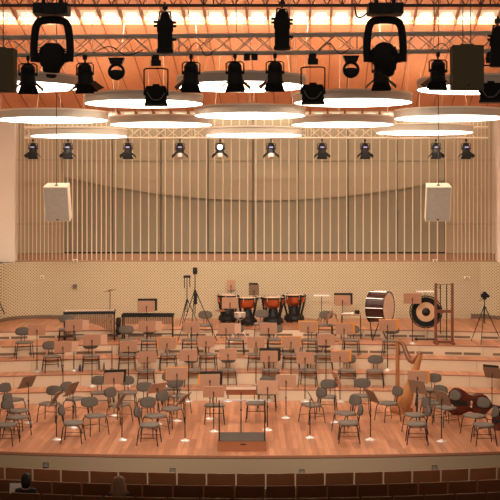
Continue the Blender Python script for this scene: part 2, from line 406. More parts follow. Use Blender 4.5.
RINGS = [  # centre px, near-rim px of the bottom, far px, depth
    (16, 87, 29.0, 'one at the left end of the front row', .0), (241.5, 87, 29.0, 'middle one of the front row', .0), (482, 89.5, 29.0, 'one at the right end of the front row', 0),
    (144, 104, 31.8, 'second row, left of centre behind the left yoke floodlight', 0), (353, 103, 31.8, 'second row, right of centre', 0),
    (52.5, 120.3, 33.8, 'third row, left, above the left hanging speaker', 0), (250, 116, 33.8, 'third row, middle', 0), (450, 118.6, 33.8, 'third row, right, above the right hanging speaker', 0),
    (161, 125, 36.8, 'fourth row, left of centre', 0), (342.5, 125, 36.8, 'fourth row, right of centre', 0),
    (79, 136.5, 39.0, 'rear row, left, just before the rear truss', 0), (254, 135.7, 39.0, 'rear row, middle', 0), (424.5, 133, 39.0, 'rear row, right', 0)]
rg = None; rings_ = []
for px, py, d, where, _ in RINGS:
    loc = Vector((px2x(px, d), d, H + (YH-py)*d/F)); lab = 'glowing beige ring lamp, ' + where
    o = make_ring(lab, loc, 3.0) if rg is None else dup(rg, loc, 0, lab)
    rg = rg or o
    rings_.append((o, loc, d))
for o, loc, d in rings_:
    for a in (90, 210, 330):
        x, y = 1.46*math.cos(math.radians(a)), 1.46*math.sin(math.radians(a))
        if d + y*.6 > 40.2: y2 = .0
        else: y2 = y*.6
        MB().tube([(x, y, .23), (x*.82, y2, cz(d+y2) - loc.z - .06)], .006, 5).build('hanging_wire', M['wire'], o)

# ------------------------------------------------------------------ trusses
def truss(name, label, px_y_top, d, h, length, m, xc=0, r=.024, slope=0, pitch=None, depth=None):
    dp = h if depth is None else depth
    zt = H + (YH-px_y_top)*d/F
    t = thing(name, label, 'truss', (xc, d, zt), 0); t.rotation_euler = (0, -slope, 0)
    for y in ((0, dp) if dp else (0,)):
        for z in (0, -h): MB().tube([(-length/2, y, z), (length/2, y, z)], r, 8).build('chord', m, t)
    pitch = pitch or h*1.15; n = int(length/pitch); mb = MB()
    for i in range(n):
        x0 = -length/2 + i*pitch; x1 = x0 + pitch
        for y in ((0, dp) if dp else (0,)): mb.tube([(x0, y, 0 if i % 2 else -h), (x1, y, -h if i % 2 else 0)], r*.38, 5)
        if dp: mb.tube([(x0, 0, 0), (x1, h, 0)], r*.38, 5); mb.tube([(x0, 0, -h), (x1, h, -h)], r*.38, 5)
        if dp and i % 2 == 0: mb.tube([(x0, 0, -h), (x0, h, -h)], r*.38, 5)
        if i % 9 == 4:
            for q in (0, .1): mb.tube([(x0+q, 0, 0), (x0+q, 0, -h)], r*.5, 5)
        for y in (0,): mb.tube([(x0, y, -h if i % 2 else 0), (x1, y, 0 if i % 2 else -h)], r*.34, 5)
    mb.build('lattice', m, t)
    for x in (-length*.31, -length*.02, length*.27): MB().tube([(x, dp/2, 0), (x, dp/2, min(5.5, cz(max(d, 22.6)) - zt - .08 - abs(x*slope)))], .008, 5).build('hoist_cable', M['cable'], t)
    return t
truss('lighting_truss', 'dark truss at the top edge carrying two big moving heads', -21.5, 13.0, .28, 8, M['truss_dark'], 0, .016, 0, .16, 0)
truss('lighting_truss', 'silver box truss across the orange ceiling carrying barn-door lamps', 34.3, 20.0, .285, 11, M['truss'], 0, .019, .009)
truss('lighting_truss', 'long pale truss behind the rings above the rod screen', 127.3, 40.7, .345, 15.1, M['truss_pale'], px2x(256, 40.7), .03, 0, .42)
# loose cables on the middle truss
for x0, x1, dz, w in ((-3.3, -2.6, .12, 'beside the left moving head'), (-2.5, -1.7, .1, 'above the tall-yoked floodlight'), (1.1, 1.6, .12, 'above the right tall-yoked floodlight'), (2.9, 3.4, .1, 'beside the right olive speaker'), (-1.0, -.55, .15, 'above the middle barn-door lamp')):
    z = H + (YH-52)*20/F + .009*(x0+x1)/2
    o = MB().tube(smooth_path([(x0, 19.96, z), ((x0*2+x1)/3, 19.94, z+dz), ((x0+2*x1)/3, 19.94, z-dz*.4), (x1, 19.96, z+.05)], 6), .008, 5).build('power_cable', M['black'])
    tag(o, 'black cable looped along the silver truss ' + w, 'cable', 'cables on the silver truss')

o = MB().box((0,0,-.06), (.10,.08,.09)).box((.12,0,-.05), (.10,.08,.10)).box((.06,0,-.005), (.20,.04,.02)).build('junction_box', M['black'])
o.location = (px2x(247,20), 20, H + (YH-54)*20/F); tag(o, 'small black twin junction box under the middle of the silver truss', 'electrical box')
# ------------------------------------------------------------------ lamps
def make_fresnel(label, loc, rz=0, tilt=18, sc=1.0, lens=None, group='barn-door lamps on the silver truss', cap=None, body=None):
    t = thing('barn_door_lamp', label, 'stage lamp', loc, rz, group); t.scale = (sc, sc, sc); K = body or M['black']
    MB().box((0,0,-.03), (.05,.06,.07)).tube([(0,0,-.06),(0,0,-.12)], .014).build('clamp', M['black'], t)
    yk_ = [(-.135,0,-.30),(-.135,0,-.14),(-.10,0,-.115),(.10,0,-.115),(.135,0,-.14),(.135,0,-.30)]
    MB().tube(yk_, .011, 6).build('yoke', M['black'], t)
    m = RX(tilt); c = Vector((0,0,-.27))
    def P(v): return c + m @ Vector(v)
    b = MB(); b.lathe([(.0,.14),(.07,.14),(.095,.11),(.10,.03),(.115,.02),(.115,-.10),(.12,-.11),(.12,-.14),(.0,-.14)], 24, m, c)
    for q in range(5): b.lathe([(.104,.095-q*.014),(.11,.095-q*.014),(.11,.089-q*.014),(.104,.089-q*.014)], 24, m, c, closed=True)
    b.build('housing', K, t)
    for s in (-1, 1): MB().lathe([(0,0),(.022,0),(.022,.04),(0,.04)], 10, RY(90*s), (s*.10,0,-.28)).build('knob', M['black'], t)
    MB().box(P((0,0,-.15)), (.25,.25,.02), m).build('front_frame', M['black'], t)
    for s in (-1, 1):
        MB().prism([(-.11,0),(.11,0),(.16,-.15),(-.16,-.15)], .006, m @ Matrix.Rotation(math.radians(90),3,'Z') @ RX(90) @ RX(-48*s), P((s*.12,0,-.15))).build('barn_door', M['black'], t)
        if not cap: MB().prism([(-.10,0),(.10,0),(.155,-.15),(-.155,-.15)], .006, m @ RX(90) @ RX(18*s), P((0,-s*.12,-.155))).build('barn_door', M['black'], t)
    if lens: MB().lathe([(0,-.145),(.09,-.145),(.06,-.165),(0,-.175)], 20, m, c).build('lens', lens, t)
    if cap: MB().lathe([(.0,.0),(.10,.0),(.125,.10),(.10,.16),(0,.165)], 20, m @ RX(180), P((0,0,-.13))).build('snoot', cap, t)
    return t
zt1 = lambda px: H + (YH - 54.3 + (px-250)*.009)*20/F
FR = [(28,'under the left moving head'), (85,'third hanging under the silver truss from its left end'), (191,'left of the middle ring lamp'), (235,'in the middle of the silver truss'), (275,'beside the right yoke floodlight'), (381,'half hidden below the right moving head'), (438,'beside the right olive speaker')]
fr = None
for i, (px, w) in enumerate(FR):
    d = 19.98; loc = Vector((px2x(px, d), d, zt1(px)+.0)); lab = 'black barn-door lamp ' + w
    rz = (8, -14, 10, -4, 6, -8, 3)[i]
    if fr is None: fr = make_fresnel(lab, loc, rz, 14, 1.05)
    else: dup(fr, loc, rz, lab)
# rear truss floods, leaning towards the hall
RF = [(33,0,'first from the left end of the rear truss'), (68,0,'above the left hanging speaker'), (128,0,'third from the left end of the rear truss'), (180,1,'with a pale snoot, fourth from the left end'),
      (220,2,'shining brightly, with a pale snoot, fifth from the left end'), (271,1,'with a pale snoot, just right of the middle'), (322,0,'fourth from the right end of the rear truss'), (365,0,'third from the right end of the rear truss'),
      (436,0,'right above the right hanging speaker'), (466,0,'at the right end of the rear truss')]
pr = {}
for px, kind, w in RF:
    d = 40.72; loc = Vector((px2x(px, d), d, H + (YH-139.2)*d/F)); lab = 'small black lamp ' + w
    if kind not in pr:
        pr[kind] = make_fresnel(lab, loc, 180, 14, 1.12, [M['lens'], M['lens'], M['lens_on']][kind], 'small lamps under the rear truss', M['reflector'] if kind else None)
        b = MB().lathe([(0,0),(.075,0),(.07,.02),(0,.03)], 18, RX(-90), (0, .125, -.235)) if kind == 2 else MB().box((0, .125, -.235), (.11,.02,.022))  # glowing bar imitates a lens glint; the bright lamp gets a lit disc
        b.build('front_glint', M['lens_on'] if kind == 2 else M['lens'], pr[kind])
    else: dup(pr[kind], loc, 180, lab)
def make_yokeflood(label, loc, rz=0):
    t = thing('yoke_floodlight', label, 'stage lamp', loc, rz, 'square floodlights in tall yokes')
    MB().box((0,0,-.04), (.10,.10,.08)).box((0,0,-.13), (.16,.10,.09)).tube([(-.06,0,-.02),(-.06,0,-.10)], .012).build('clamp', M['black'], t)
    MB().tube(smooth_path([(-.185,0,-.60),(-.19,0,-.30),(-.17,0,-.225),(0,0,-.215),(.17,0,-.225),(.19,0,-.30),(.185,0,-.60)], 4), .013, 6).build('yoke', M['black'], t)
    MB().prism([(-.165,-.17),(.165,-.17),(.172,-.12),(.172,.08),(.15,.13),(.06,.13),(.05,.16),(-.05,.16),(-.06,.13),(-.15,.13),(-.172,.08),(-.172,-.12)], .24, RX(90) @ RX(6), (0,0,-.625)).build('housing', M['blackmatte'], t)
    MB().box((0,.0,-.795), (.37,.28,.035)).build('gel_frame', M['black'], t)
    mb = MB(); mb.tube(smooth_path([(-.14,-.135,-.60),(-.06,-.16,-.72),(.06,-.16,-.72),(.14,-.135,-.62)], 5), .010, 6); mb.build('cable', M['grey'], t)
    for s in (-1,1): MB().lathe([(0,0),(.03,0),(.03,.035),(0,.035)], 12, RY(90*s), (s*.165,0,-.62)).build('knob', M['black'], t)
    return t
yf = None
for px, w, rz in ((156,'before the second-row ring lamp on the left side',4), (313,'right of the middle ring lamp',-5), (491,'at the right edge beyond the olive speaker',-12)):
    d = 19.98; loc = Vector((px2x(px, d), d, zt1(px))); lab = 'square black floodlight in a tall yoke ' + w
    if yf is None: yf = make_yokeflood(lab, loc, rz)
    else: dup(yf, loc, rz, lab)
def make_smallhead(label, loc):
    t = thing('small_moving_lamp', label, 'stage lamp', loc, 0, 'small ring-yoked lamps on the silver truss')
    MB().prism([(-.13,0),(.13,0),(.09,-.10),(-.09,-.10)], .16, RX(90), (0,0,-.02)).build('mounting_base', M['black'], t)
    MB().lathe([(.092,-.03),(.135,-.03),(.135,.03),(.092,.03)], 28, RX(90), (0,0,-.24), closed=True).build('yoke', M['black'], t)
    MB().pad(.20,.16,.13, 2.4, 20, None, (0,0,-.285)).build('head', M['black'], t)
    return t
s1 = make_smallhead('small black ring-yoked lamp between two barn-door lamps on the left side', Vector((px2x(116.5,20), 20, zt1(116)-.02)))
dup(s1, Vector((px2x(351,20), 20, zt1(351)-.02)), 0, 'small black ring-yoked lamp left of the right moving head')
def make_movinghead(label, loc, hz, tilt):
    t = thing('moving_head', label, 'stage lamp', loc, 0, 'big moving heads at the top edge')
    MB().box((0,0,-.05), (.36,.26,.11)).box((0,0,-.008), (.30,.20,.03)).box((-.12,-.14,-.07), (.06,.03,.06)).box((.10,-.14,-.07), (.07,.03,.07)).build('base', M['black'], t)
    for x in (-.09, .09): MB().tube([(x,0,-.01),(x,0,.06)], .022, 8).build('mounting_clamp', M['black'], t)
    arm = MB()
    arm.tube(smooth_path([(-.185,0,-.595),(-.19,0,-.46),(-.182,0,-.33),(-.160,0,-.215),(-.10,0,-.165),(.10,0,-.165),(.160,0,-.215),(.182,0,-.33),(.19,0,-.46),(.185,0,-.595)], 5), [.041]*46, 10)
    arm.build('yoke', M['blackmatte'], t)
    m = RZ(hz) @ RX(tilt); c = Vector((0,0,-.555))
    h = MB(); h.lathe([(0,.15),(.07,.15),(.115,.11),(.14,.03),(.135,-.05),(.10,-.10),(.085,-.15),(.0,-.155)], 20, m, c)
    for q in range(-3, 4): h.box(c + m @ Vector((0,0,.03+q*.022)), (.27,.10,.008), m)
    for s in (-1, 1): h.tube([c + Vector((s*.10,0,0)), c + Vector((s*.17,0,0))], .05, 12)
    h.build('head', M['blackmatte'], t)
    MB().lathe([(0,0),(.06,0),(.05,-.03),(0,-.04)], 16, m, c + m @ Vector((0,0,-.175))).build('lens', M['black'], t)
    return t
zt0 = H + (YH-3.4)*13/F
make_movinghead('huge black moving head at the top edge on the left', Vector((px2x(52,13.1), 13.1, zt0)), 20, 12)
t = make_movinghead('huge black moving head at the top edge on the right, its head tilted', Vector((px2x(385,13.1), 13.1, zt0)), -30, 38)
mb = MB(); mb.tube(smooth_path([(-.18,0,-.08),(-.25,0,-.13),(-.30,0,-.11),(-.32,0,.02)], 5), .009, 6); mb.build('cable', M['black'], t)
def make_profile(label, loc, rz):
    t = thing('profile_spotlight', label, 'stage lamp', loc, rz, 'long profile spotlights pointing down')
    MB().tube([(0,0,.06),(0,0,-.03)], .014).box((0,0,.01), (.05,.06,.05)).build('clamp', M['black'], t)
    MB().tube([(-.075,0,-.17),(-.055,0,-.04),(.055,0,-.04),(.075,0,-.17)], .010, 6).build('yoke', M['black'], t)
    MB().lathe([(0,-.05),(.035,-.05),(.05,-.08),(.06,-.13),(.085,-.16),(.088,-.24),(.078,-.255),(.078,-.43),(.088,-.44),(.088,-.47),(0,-.47)], 22).build('barrel', M['blackmatte'], t)
    for z, s in ((-.15,-1),(-.19,-1),(-.15,1),(-.19,1),(-.33,1)): MB().lathe([(0,0),(.014,0),(.014,.045),(0,.045)], 8, RY(90*s), (s*.075,0,z)).build('knob', M['black'], t)
    return t
pf = None
for px, py, w in ((165, 8, 'right of the left moving head'), (282, 5, 'above the middle ring lamp'), (498, 22, 'cut by the right edge')):
    loc = Vector((px2x(px,13.15), 13.15, H + (YH-py)*13.15/F)); lab = 'long black profile spotlight pointing straight down, ' + w
    pf = make_profile(lab, loc, 10) if pf is None else (dup(pf, loc, 20, lab) and pf)
# olive loudspeakers near the front truss
def speaker_flat(px0, px1, py0, py1, d, lab):
    x0, x1 = px2x(px0,d), px2x(px1,d); z0, z1 = H+(YH-py1)*d/F, H+(YH-py0)*d/F
    t = thing('flown_speaker', lab, 'loudspeaker', ((x0+x1)/2, d, z0), 0, 'olive flown speakers')
    MB().box((0,.15,(z1-z0)/2), (x1-x0,.30,z1-z0)).build('cabinet', M['olive'], t, smooth=False)
    MB().box((0,-.008,(z1-z0)/2), (x1-x0-.02,.012,z1-z0-.02)).build('grille', M['olive'], t, smooth=False)
    MB().box((0,-.015,.06), (.03,.01,.02)).build('badge', M['black'], t, smooth=False)
    MB().box((0,.15,z1-z0+.015), (.20,.10,.03)).build('mounting_bracket', M['grey'], t, smooth=False)
    for s in (-1,1): MB().tube([(s*.06,.15,z1-z0),(s*.06,.15,z1-z0+4.5)], .008, 5).build('cable', M['cable'], t)
speaker_flat(-19, 13.5, 48, 91, 19, 'olive cloth-faced speaker cut by the left edge')
speaker_flat(453, 484, 45, 89, 19, 'olive cloth-faced speaker hanging before the right front ring lamp')
def hung_speaker(pxc, lab, rz):
    d = 32.0; w = .64; hh = .92
    t = thing('hanging_speaker', lab, 'loudspeaker', (px2x(pxc, d), d, H + (YH-222)*d/F), rz, 'cream speakers hung over the stage')
    m = RX(17); c = Vector((0,.13,.46))
    MB().prism([(-w/2,-.02),(w/2,-.02),(w/2-.03,.36),(-w/2+.03,.36)], hh, m, c).build('cabinet', M['spk_cream'], t, smooth=False)
    MB().box(c + m @ Vector((0,-.03,0)), (w-.03,.02,hh-.03), m).build('grille', M['spk_grille'], t, smooth=False)
    MB().box(c + m @ Vector((0,-.044,-hh/2+.055)), (.05,.01,.03), m).build('badge', M['black'], t, smooth=False)
    top = c + m @ Vector((0,.12,hh/2)); zc = cz(d) - t.location.z
    MB().tube([top - Vector((0,0,.02)), (top.x, top.y, zc)], .012, 6).build('cable', M['cable'], t)
    MB().box(top, (.08,.05,.04), m).build('bracket', M['grey'], t)
    return t
hung_speaker(55.5, 'cream speaker hanging on a cable before the rod screen, left one', -5)
hung_speaker(439, 'cream speaker hanging on a cable before the rod screen, right one', 0)

# ------------------------------------------------------------------ chairs
def make_chair(label, loc, rz, group):
    t = thing('orchestra_chair', label, 'chair', loc, rz, group)
    MB().pad(.52,.47,.06, 3.0, 28, None, (0,-.01,.455), .09, dish=.0).build('seat', M['uph'], t)
    MB().pad(.45,.25,.055, 2.7, 28, RX(78), (0,.235,.755), .05, bend=-.045).build('backrest', M['uphb'], t)
    MB().pad(.445,.245,.02, 2.7, 28, RX(78), (0,.272,.757), .05, bend=-.045).build('back_shell', M['black'], t)
    for s in (-1, 1):
        MB().tube([(s*.255,-.25,0),(s*.225,-.205,.36),(s*.215,-.17,.415),(s*.21,-.10,.425)], .0125, 6).build('leg', M['steel'], t)
        MB().tube([(s*.245,.245,0),(s*.215,.20,.36),(s*.205,.165,.415),(s*.20,.10,.425)], .0125, 6).build('leg', M['steel'], t)
    f = MB()
    for s in (-1, 1): f.tube([(s*.21,-.11,.425),(s*.20,.11,.425)], .012, 6)
    f.tube([(-.205,.08,.42),(.205,.08,.42)], .011, 6); f.tube([(-.21,-.10,.42),(.21,-.10,.42)], .011, 6)
    f.build('seat_frame', M['steel'], t)
    b = MB()
    for s in (-1, 1): b.tube(smooth_path([(s*.05,.08,.42),(s*.05,.20,.435),(s*.05,.225,.50),(s*.05,.262,.74)], 4), .011, 6)
    b.build('back_stem', M['steel'], t)
    r = MB()
    for s in (-1, 1): r.tube([(s*.240,-.228,.18),(s*.232,.225,.18)], .006, 5)
    r.tube([(-.228,.223,.20),(.228,.223,.20)], .008, 5)
    r.build('stretcher', M['steel'], t)
    return t
CH = {
 4: [(67,331),(205,324.5),(262,323),(325,324.5)],
 3: [(24,341),(127,339),(149,340),(190,339),(236,338.5),(275,338.5),(309,339),(351,338.5),(391,340)],
 2: [(52,357),(91,354),(127,354.5),(168,353.5),(208,353),(256,353),(291,354),(324,354)],
 1: [(146,370),(192,368.5),(228,368.5),(271,369),(308,368.5),(347,370),(375,370)],
}
ROWNAME = {4: 'percussion riser', 3: 'highest wind riser', 2: 'middle wind riser', 1: 'lowest wind riser'}
chair = None
def add_chair(px, py, p, rz, lab, grp):
    global chair
    loc = ground(px, py, p, .47, .29)
    if 0 < p < 4: y = yk(p, loc.x) - .275; loc.x *= y/loc.y; loc.y = y
    if chair is None: chair = make_chair(lab, loc, rz, grp)
    else: dup(chair, loc, rz, lab, grp)
    return loc
for p in (4, 3, 2, 1):
    for i, (px, py) in enumerate(CH[p]):
        g = ground(px, py, p, .47, .29)
        rz = math.degrees(math.atan2(-g.x, g.y - 29))*.45 + random.uniform(-5, 5)
        add_chair(px, py, p, rz, 'grey orchestra chair on the %s, %s from the marimba end' % (ROWNAME[p], ORD[i]), 'orchestra chairs on the %s' % ROWNAME[p])
FRONT = [
 (13,399,60,'grey chair at the left edge, rearmost of four turned to the podium'), (18,410,75,'grey chair at the left edge, second from the back of four'),
 (17,416.5,68,'grey chair at the left edge, third from the back of four'), (6,424,82,'grey chair cut by the left edge, nearest the stage front'),
 (50,403,-14,'grey chair facing the hall behind two edge-on music stands on the left'), (75,398,58,'grey chair turned to the podium behind the tilted left music stand'),
 (73,422,88,'grey chair seen side-on near the front, second from the left edge'), (95,415,34,'grey chair alone near the front left, its whole frame in view'),
 (119,404,58,'grey chair turned to the podium left of the shiny-based front stand'), (100,392,10,'grey chair below the lowest riser, left of the black-folder stand'),
 (127,392,10,'grey chair below the lowest riser, right of the black-folder stand'), (148,399,22,'grey chair behind the steeply turned music stand, left of centre'),
 (155,415,42,'grey chair left of centre, middle one of a front-to-back line'), (179,395,26,'grey chair left of centre before the stand with the orange folder'),
 (171,408,55,'grey chair left of centre, turned to the podium beside a grey edge-on stand'), (149,424,84,'grey chair seen side-on, closest to the stage front left of the podium'),
 (171,388,10,'grey chair hidden behind the orange-folder stand below the risers'), (214.5,404.5,2,'grey chair behind the two stands left of the podium rail'),
 (256,402.5,-2,'grey chair straight behind the podium, right of the conductor stand'), (267,392.5,-4,'grey chair peeping over the stand right of the conductor desk'),
 (327,396,-12,'grey chair right of centre, rear one of a touching pair'), (312,404,-62,'grey chair right of centre, front one of a touching pair, turned left'),
 (361,395,-12,'grey chair right of centre facing the hall, close below the lowest riser'), (346,412.5,-58,'grey chair right of centre, turned left, behind the side-on one'),
 (349,422,-92,'grey chair seen side-on, closest to the stage front right of the podium'), (388,402.5,-66,'grey chair turned left just before the harp foot'),
 (415,414,-78,'grey chair right of the harp, turned left, behind its side-on twin'), (417,423,-94,'grey chair seen side-on, closest to the stage front right of the harp'),
 (428,389,-45,'grey chair right of the harp behind the wide wooden music desk'), (433,402,-50,'grey chair with a black bag hung from its back'),
 (446,407,-66,'grey chair touching the left end of the double bass'), (475,415,-60,'grey chair in front of the double bass'),
 (484,424,-86,'grey chair near the right edge, seen side-on beside the cello')]
bag_chair = None
for px, py, rz, lab in FRONT:
    l = add_chair(px, py, 0, rz, lab, 'orchestra chairs on the front stage floor')
    if 'black bag' in lab: bag_chair = (l, rz)
def on(l, rz, v): return l + RZ(rz) @ Vector(v)
bl, brz = bag_chair
o = MB().pad(.30,.30,.10, 3, 24, RX(82), (0,0,0), .05).tube(smooth_path([(-.08,0,.13),(-.07,0,.22),(.07,0,.22),(.08,0,.13)], 4), .012, 6).build('bag', M['blackmatte'])
o.location = on(bl, brz, (0,.345,.60)); o.rotation_euler = (0,0,math.radians(brz)); tag(o, 'black bag hanging on a chair back right of the harp', 'bag')

# ------------------------------------------------------------------ music stands
def make_stand(label, base, hz, rz, tilt, group, dm, w=.50, h=.36, name='music_stand'):
    t = thing(name, label, 'music stand', base, rz, group)
    MB().lathe([(0,0),(.122,0),(.127,.006),(.118,.018),(.075,.032),(.03,.044),(.018,.065),(0,.065)], 24).build('base', M['chrome'], t)
    MB().tube([(0,0,.05),(0,0,hz*.55)], .013, 8).tube([(0,0,hz*.55),(0,0,hz-.03)], .010, 8).tube([(0,0,hz*.53),(0,0,hz*.57)], .02, 8).build('pole', M['steel'], t)
    m = RX(tilt)                                           # 0 = upright, top leans towards -Y
    c = Vector((0,.035,hz))
    bd = MB(); r = .03; o = []
    for cx, cy, a0 in ((w/2-r,h/2-r,0),(-w/2+r,h/2-r,90),(-w/2+r,-h/2+r,180),(w/2-r,-h/2+r,270)):
        for a in range(0, 91, 30): o.append((cx+r*math.cos(math.radians(a0+a)), cy+r*math.sin(math.radians(a0+a))))
    bd.prism(o, .012, m @ RX(90), c); d = bd.build('desk', dm, t)
    MB().box(c + m @ Vector((0,.028,-h/2)), (w,.055,.012), m).build('ledge', dm, t)
    MB().box(c + m @ Vector((0,-.02,-.02)), (.04,.02,.07), m).tube([(0,0,hz-.07), c + m @ Vector((0,-.02,-.02))], .011, 6).build('hinge', M['hinge'], t)
    return t, c, m
def sheet(name, mt, lab, cat, base, rz, c, m, w, h, dx, dz, grp=None, th=.008, gapy=.02):
    mb = MB(); n = 1 if name != 'sheet_music' else 2
    if n == 1: mb.box((0,0,0), (w, th, h), m)
    else:
        for s in (-1, 1): mb.box(m @ Vector((s*w/4, .004, 0)), (w/2, .004, h), m @ RZ(s*3))
    o = mb.build(name, mt, smooth=False)
    p = c + m @ Vector((dx, gapy, dz)); o.location = on(Vector(base), rz, p); o.rotation_euler = (0,0,math.radians(rz)); tag(o, lab, cat, grp); return o
ST = []
# desk px, base px, platform, extras: s sheet to the right, w white strip, o orange folder, k black folder
rowA = [(37,330,37,371,2,''), (73.5,325.5,74,370,2,'s'), (147,326.5,147,370.5,2,'sw'), (191.5,327.5,191.5,370.5,2,''), (225.5,328.8,226,370.5,2,'s'), (267.5,328.5,268.5,370.5,2,''), (308,327,308,370.5,2,'o'), (344,329,344,370.5,2,'o'), (388.3,325.5,387.5,370,2,'o')]
rowB = [(61.5,347,63,388,1,'sw'), (92,340,92,386,1,'s'), (128,346.5,128.5,385,1,''), (166.5,343.5,167,386.5,1,'o'), (205.5,341.5,206,386.5,1,''), (255.5,342.5,256,386.5,1,''), (290.7,342.3,291,386.5,1,'o'), (326,340,326,386.5,1,'w')]
rowC = [(148,357,147.6,402,0,''), (190,355.5,188.5,400.8,0,'w'), (228,354.5,228,401.5,0,''), (269,356.5,269,401.3,0,'k'), (305,358,305,401.5,0,''), (340.5,356.8,340,401.8,0,'o')]
for nmr, row in (('upper', rowA), ('middle', rowB), ('lower', rowC)):
    for i, (dx, dy, bx, by, p, ex) in enumerate(row):
        g = ground(bx, by, p, 0, .17); rz = math.degrees(math.atan2(-g.x, g.y-29))*.4 + random.uniform(-4, 4)
        ST.append((dx, dy, bx, by, p, rz, 22, ex, 'wooden music stand in the %s riser row, %s from the marimba end' % (nmr, ORD[i]), 'music stands in the %s riser row' % nmr, 'desk', .50))
fr_ = [
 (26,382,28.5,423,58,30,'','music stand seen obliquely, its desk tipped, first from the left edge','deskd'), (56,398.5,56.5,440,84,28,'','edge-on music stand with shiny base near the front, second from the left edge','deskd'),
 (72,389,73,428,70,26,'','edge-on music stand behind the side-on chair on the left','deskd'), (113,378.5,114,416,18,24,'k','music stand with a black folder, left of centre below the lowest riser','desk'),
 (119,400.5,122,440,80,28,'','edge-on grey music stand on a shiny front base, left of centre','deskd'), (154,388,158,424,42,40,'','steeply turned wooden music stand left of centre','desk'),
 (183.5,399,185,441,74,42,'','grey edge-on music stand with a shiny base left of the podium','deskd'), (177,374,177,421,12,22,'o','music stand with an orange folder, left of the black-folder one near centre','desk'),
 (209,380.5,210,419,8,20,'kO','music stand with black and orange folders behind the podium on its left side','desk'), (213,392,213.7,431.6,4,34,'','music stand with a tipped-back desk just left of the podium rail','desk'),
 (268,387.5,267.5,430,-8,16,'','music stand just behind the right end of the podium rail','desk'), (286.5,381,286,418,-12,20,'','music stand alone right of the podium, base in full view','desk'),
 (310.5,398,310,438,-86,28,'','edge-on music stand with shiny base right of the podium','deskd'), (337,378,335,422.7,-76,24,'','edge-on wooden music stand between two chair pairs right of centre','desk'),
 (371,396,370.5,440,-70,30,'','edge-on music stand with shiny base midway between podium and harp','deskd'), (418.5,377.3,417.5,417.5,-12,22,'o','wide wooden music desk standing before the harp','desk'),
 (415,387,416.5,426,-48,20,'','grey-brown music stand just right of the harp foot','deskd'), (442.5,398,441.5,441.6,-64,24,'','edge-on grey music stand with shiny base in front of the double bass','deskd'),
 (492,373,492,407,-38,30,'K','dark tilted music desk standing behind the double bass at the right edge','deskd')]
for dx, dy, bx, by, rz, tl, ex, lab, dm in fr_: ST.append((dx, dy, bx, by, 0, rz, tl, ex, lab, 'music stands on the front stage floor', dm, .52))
ST += [(146.5,306.5,146.5,341,4,4,14,'k','music stand with a black folder at the dark-framed vibraphone','music stands of the percussion','desk',.52),
 (230,303,230,341.5,4,4,14,'','pinkish music stand before the copper drums','music stands of the percussion','desk',.50),
 (254,290,254,320.5,5,0,12,'K','dark music stand behind the copper drums','music stands of the percussion','deskd',.34),
 (231,285,231,318.4,5,0,8,'','narrow music stand with striped pages behind the leftmost drum','music stands of the percussion','desk',.30),
 (342.5,300.5,342.5,326,5,-6,16,'k','music stand with a black folder left of the bass drum','music stands of the percussion','desk',.52),
 (413,298.5,412.5,343.5,4,-6,24,'','pinkish music stand beside the gong','music stands of the percussion','desk',.54)]
for dx, dy, bx, by, p, rz, tl, ex, lab, grp, dm, w in ST:
    g = ground(bx, by, p, 0, .152); hz = min(max((H - g.z) - (dy-YH)*g.y/F, .75), 1.55)
    hh = .36
    t, c, m = make_stand(lab, g, hz, rz, tl, grp, M[dm], w, hh)
    short = lab.replace('wooden music stand', 'stand').replace('music stand', 'stand').replace('edge-on ', '')
    sg = 'music lying on the stands'
    def L(pre): return ' '.join((pre + ' ' + short).split()[:16])
    if 's' in ex: sheet('sheet_music', M['paper'], L('open pages on'), 'sheet music', g, rz, c, m, .48, .31, .20, .0, sg)
    if 'w' in ex: sheet('sheet_music', M['white'], L('white pages on'), 'sheet music', g, rz, c, m, .22, .30, .09, -.02, sg, gapy=.034) if 's' not in ex else None
    if 'o' in ex: sheet('music_folder', M['orange'], L('orange folder on'), 'folder', g, rz, c, m, .57, .35, 0 if dx < 320 else .03, .015, sg)
    if 'O' in ex: sheet('music_folder', M['orange'], L('orange folder on'), 'folder', g, rz, c, m, .50, .325, -.06, .005, sg)
    if 'k' in ex: sheet('music_folder', M['folder'], L('black folder on'), 'folder', g, rz, c, m, .60, .40, .03, .045, sg, gapy=.035)
    if 'K' in ex: sheet('music_folder', M['folder'], L('black folder on'), 'folder', g, rz, c, m, min(.60, w*.9), .40, -.02, .04, sg, gapy=.035)
# conductor's stand
g = Vector((px2x(241,30.2), 30.2, 0)); hz = H - (389-YH)*30.2/F
t, c, m = make_stand('conductor stand with a wide flat desk behind the podium rail', g, hz, 0, 64, 'conductor furniture', M['desk'], .74, .46, 'conductor_stand')
MB().box(c + m @ Vector((0,-.048,0)), (.72,.08,.42), m).build('desk_tray', M['desk'], t, smooth=False)
# podium and rail
d0 = 28.24; w = 1.10; dep = 1.06
t = thing('conductor_podium', 'low wooden podium with dark carpet top and guard rail at the stage front', 'podium', (px2x(242,d0), d0+dep/2, 0))
MB().box((0,0,.115), (w,dep,.23)).build('body', M['podium_wood'], t, smooth=False)
MB().box((0,.0,.236), (w-.03,dep-.02,.014)).build('carpet', M['podium_top'], t, smooth=False)
MB().box((.03,-dep/2-.002,.165), (.13,.012,.028)).build('grip_hole', M['dark'], t, smooth=False)
zr = H - (400.5-YH)*d0/F
for s in (-1,1): MB().tube([(s*.515,-dep/2+.03,.24),(s*.515,-dep/2+.03,zr-.0)], .014, 8).build('rail_post', M['steel'], t)
MB().tube([(-.515,-dep/2+.03,zr),(.515,-dep/2+.03,zr)], .009, 8).build('rail', M['railgrey'], t)

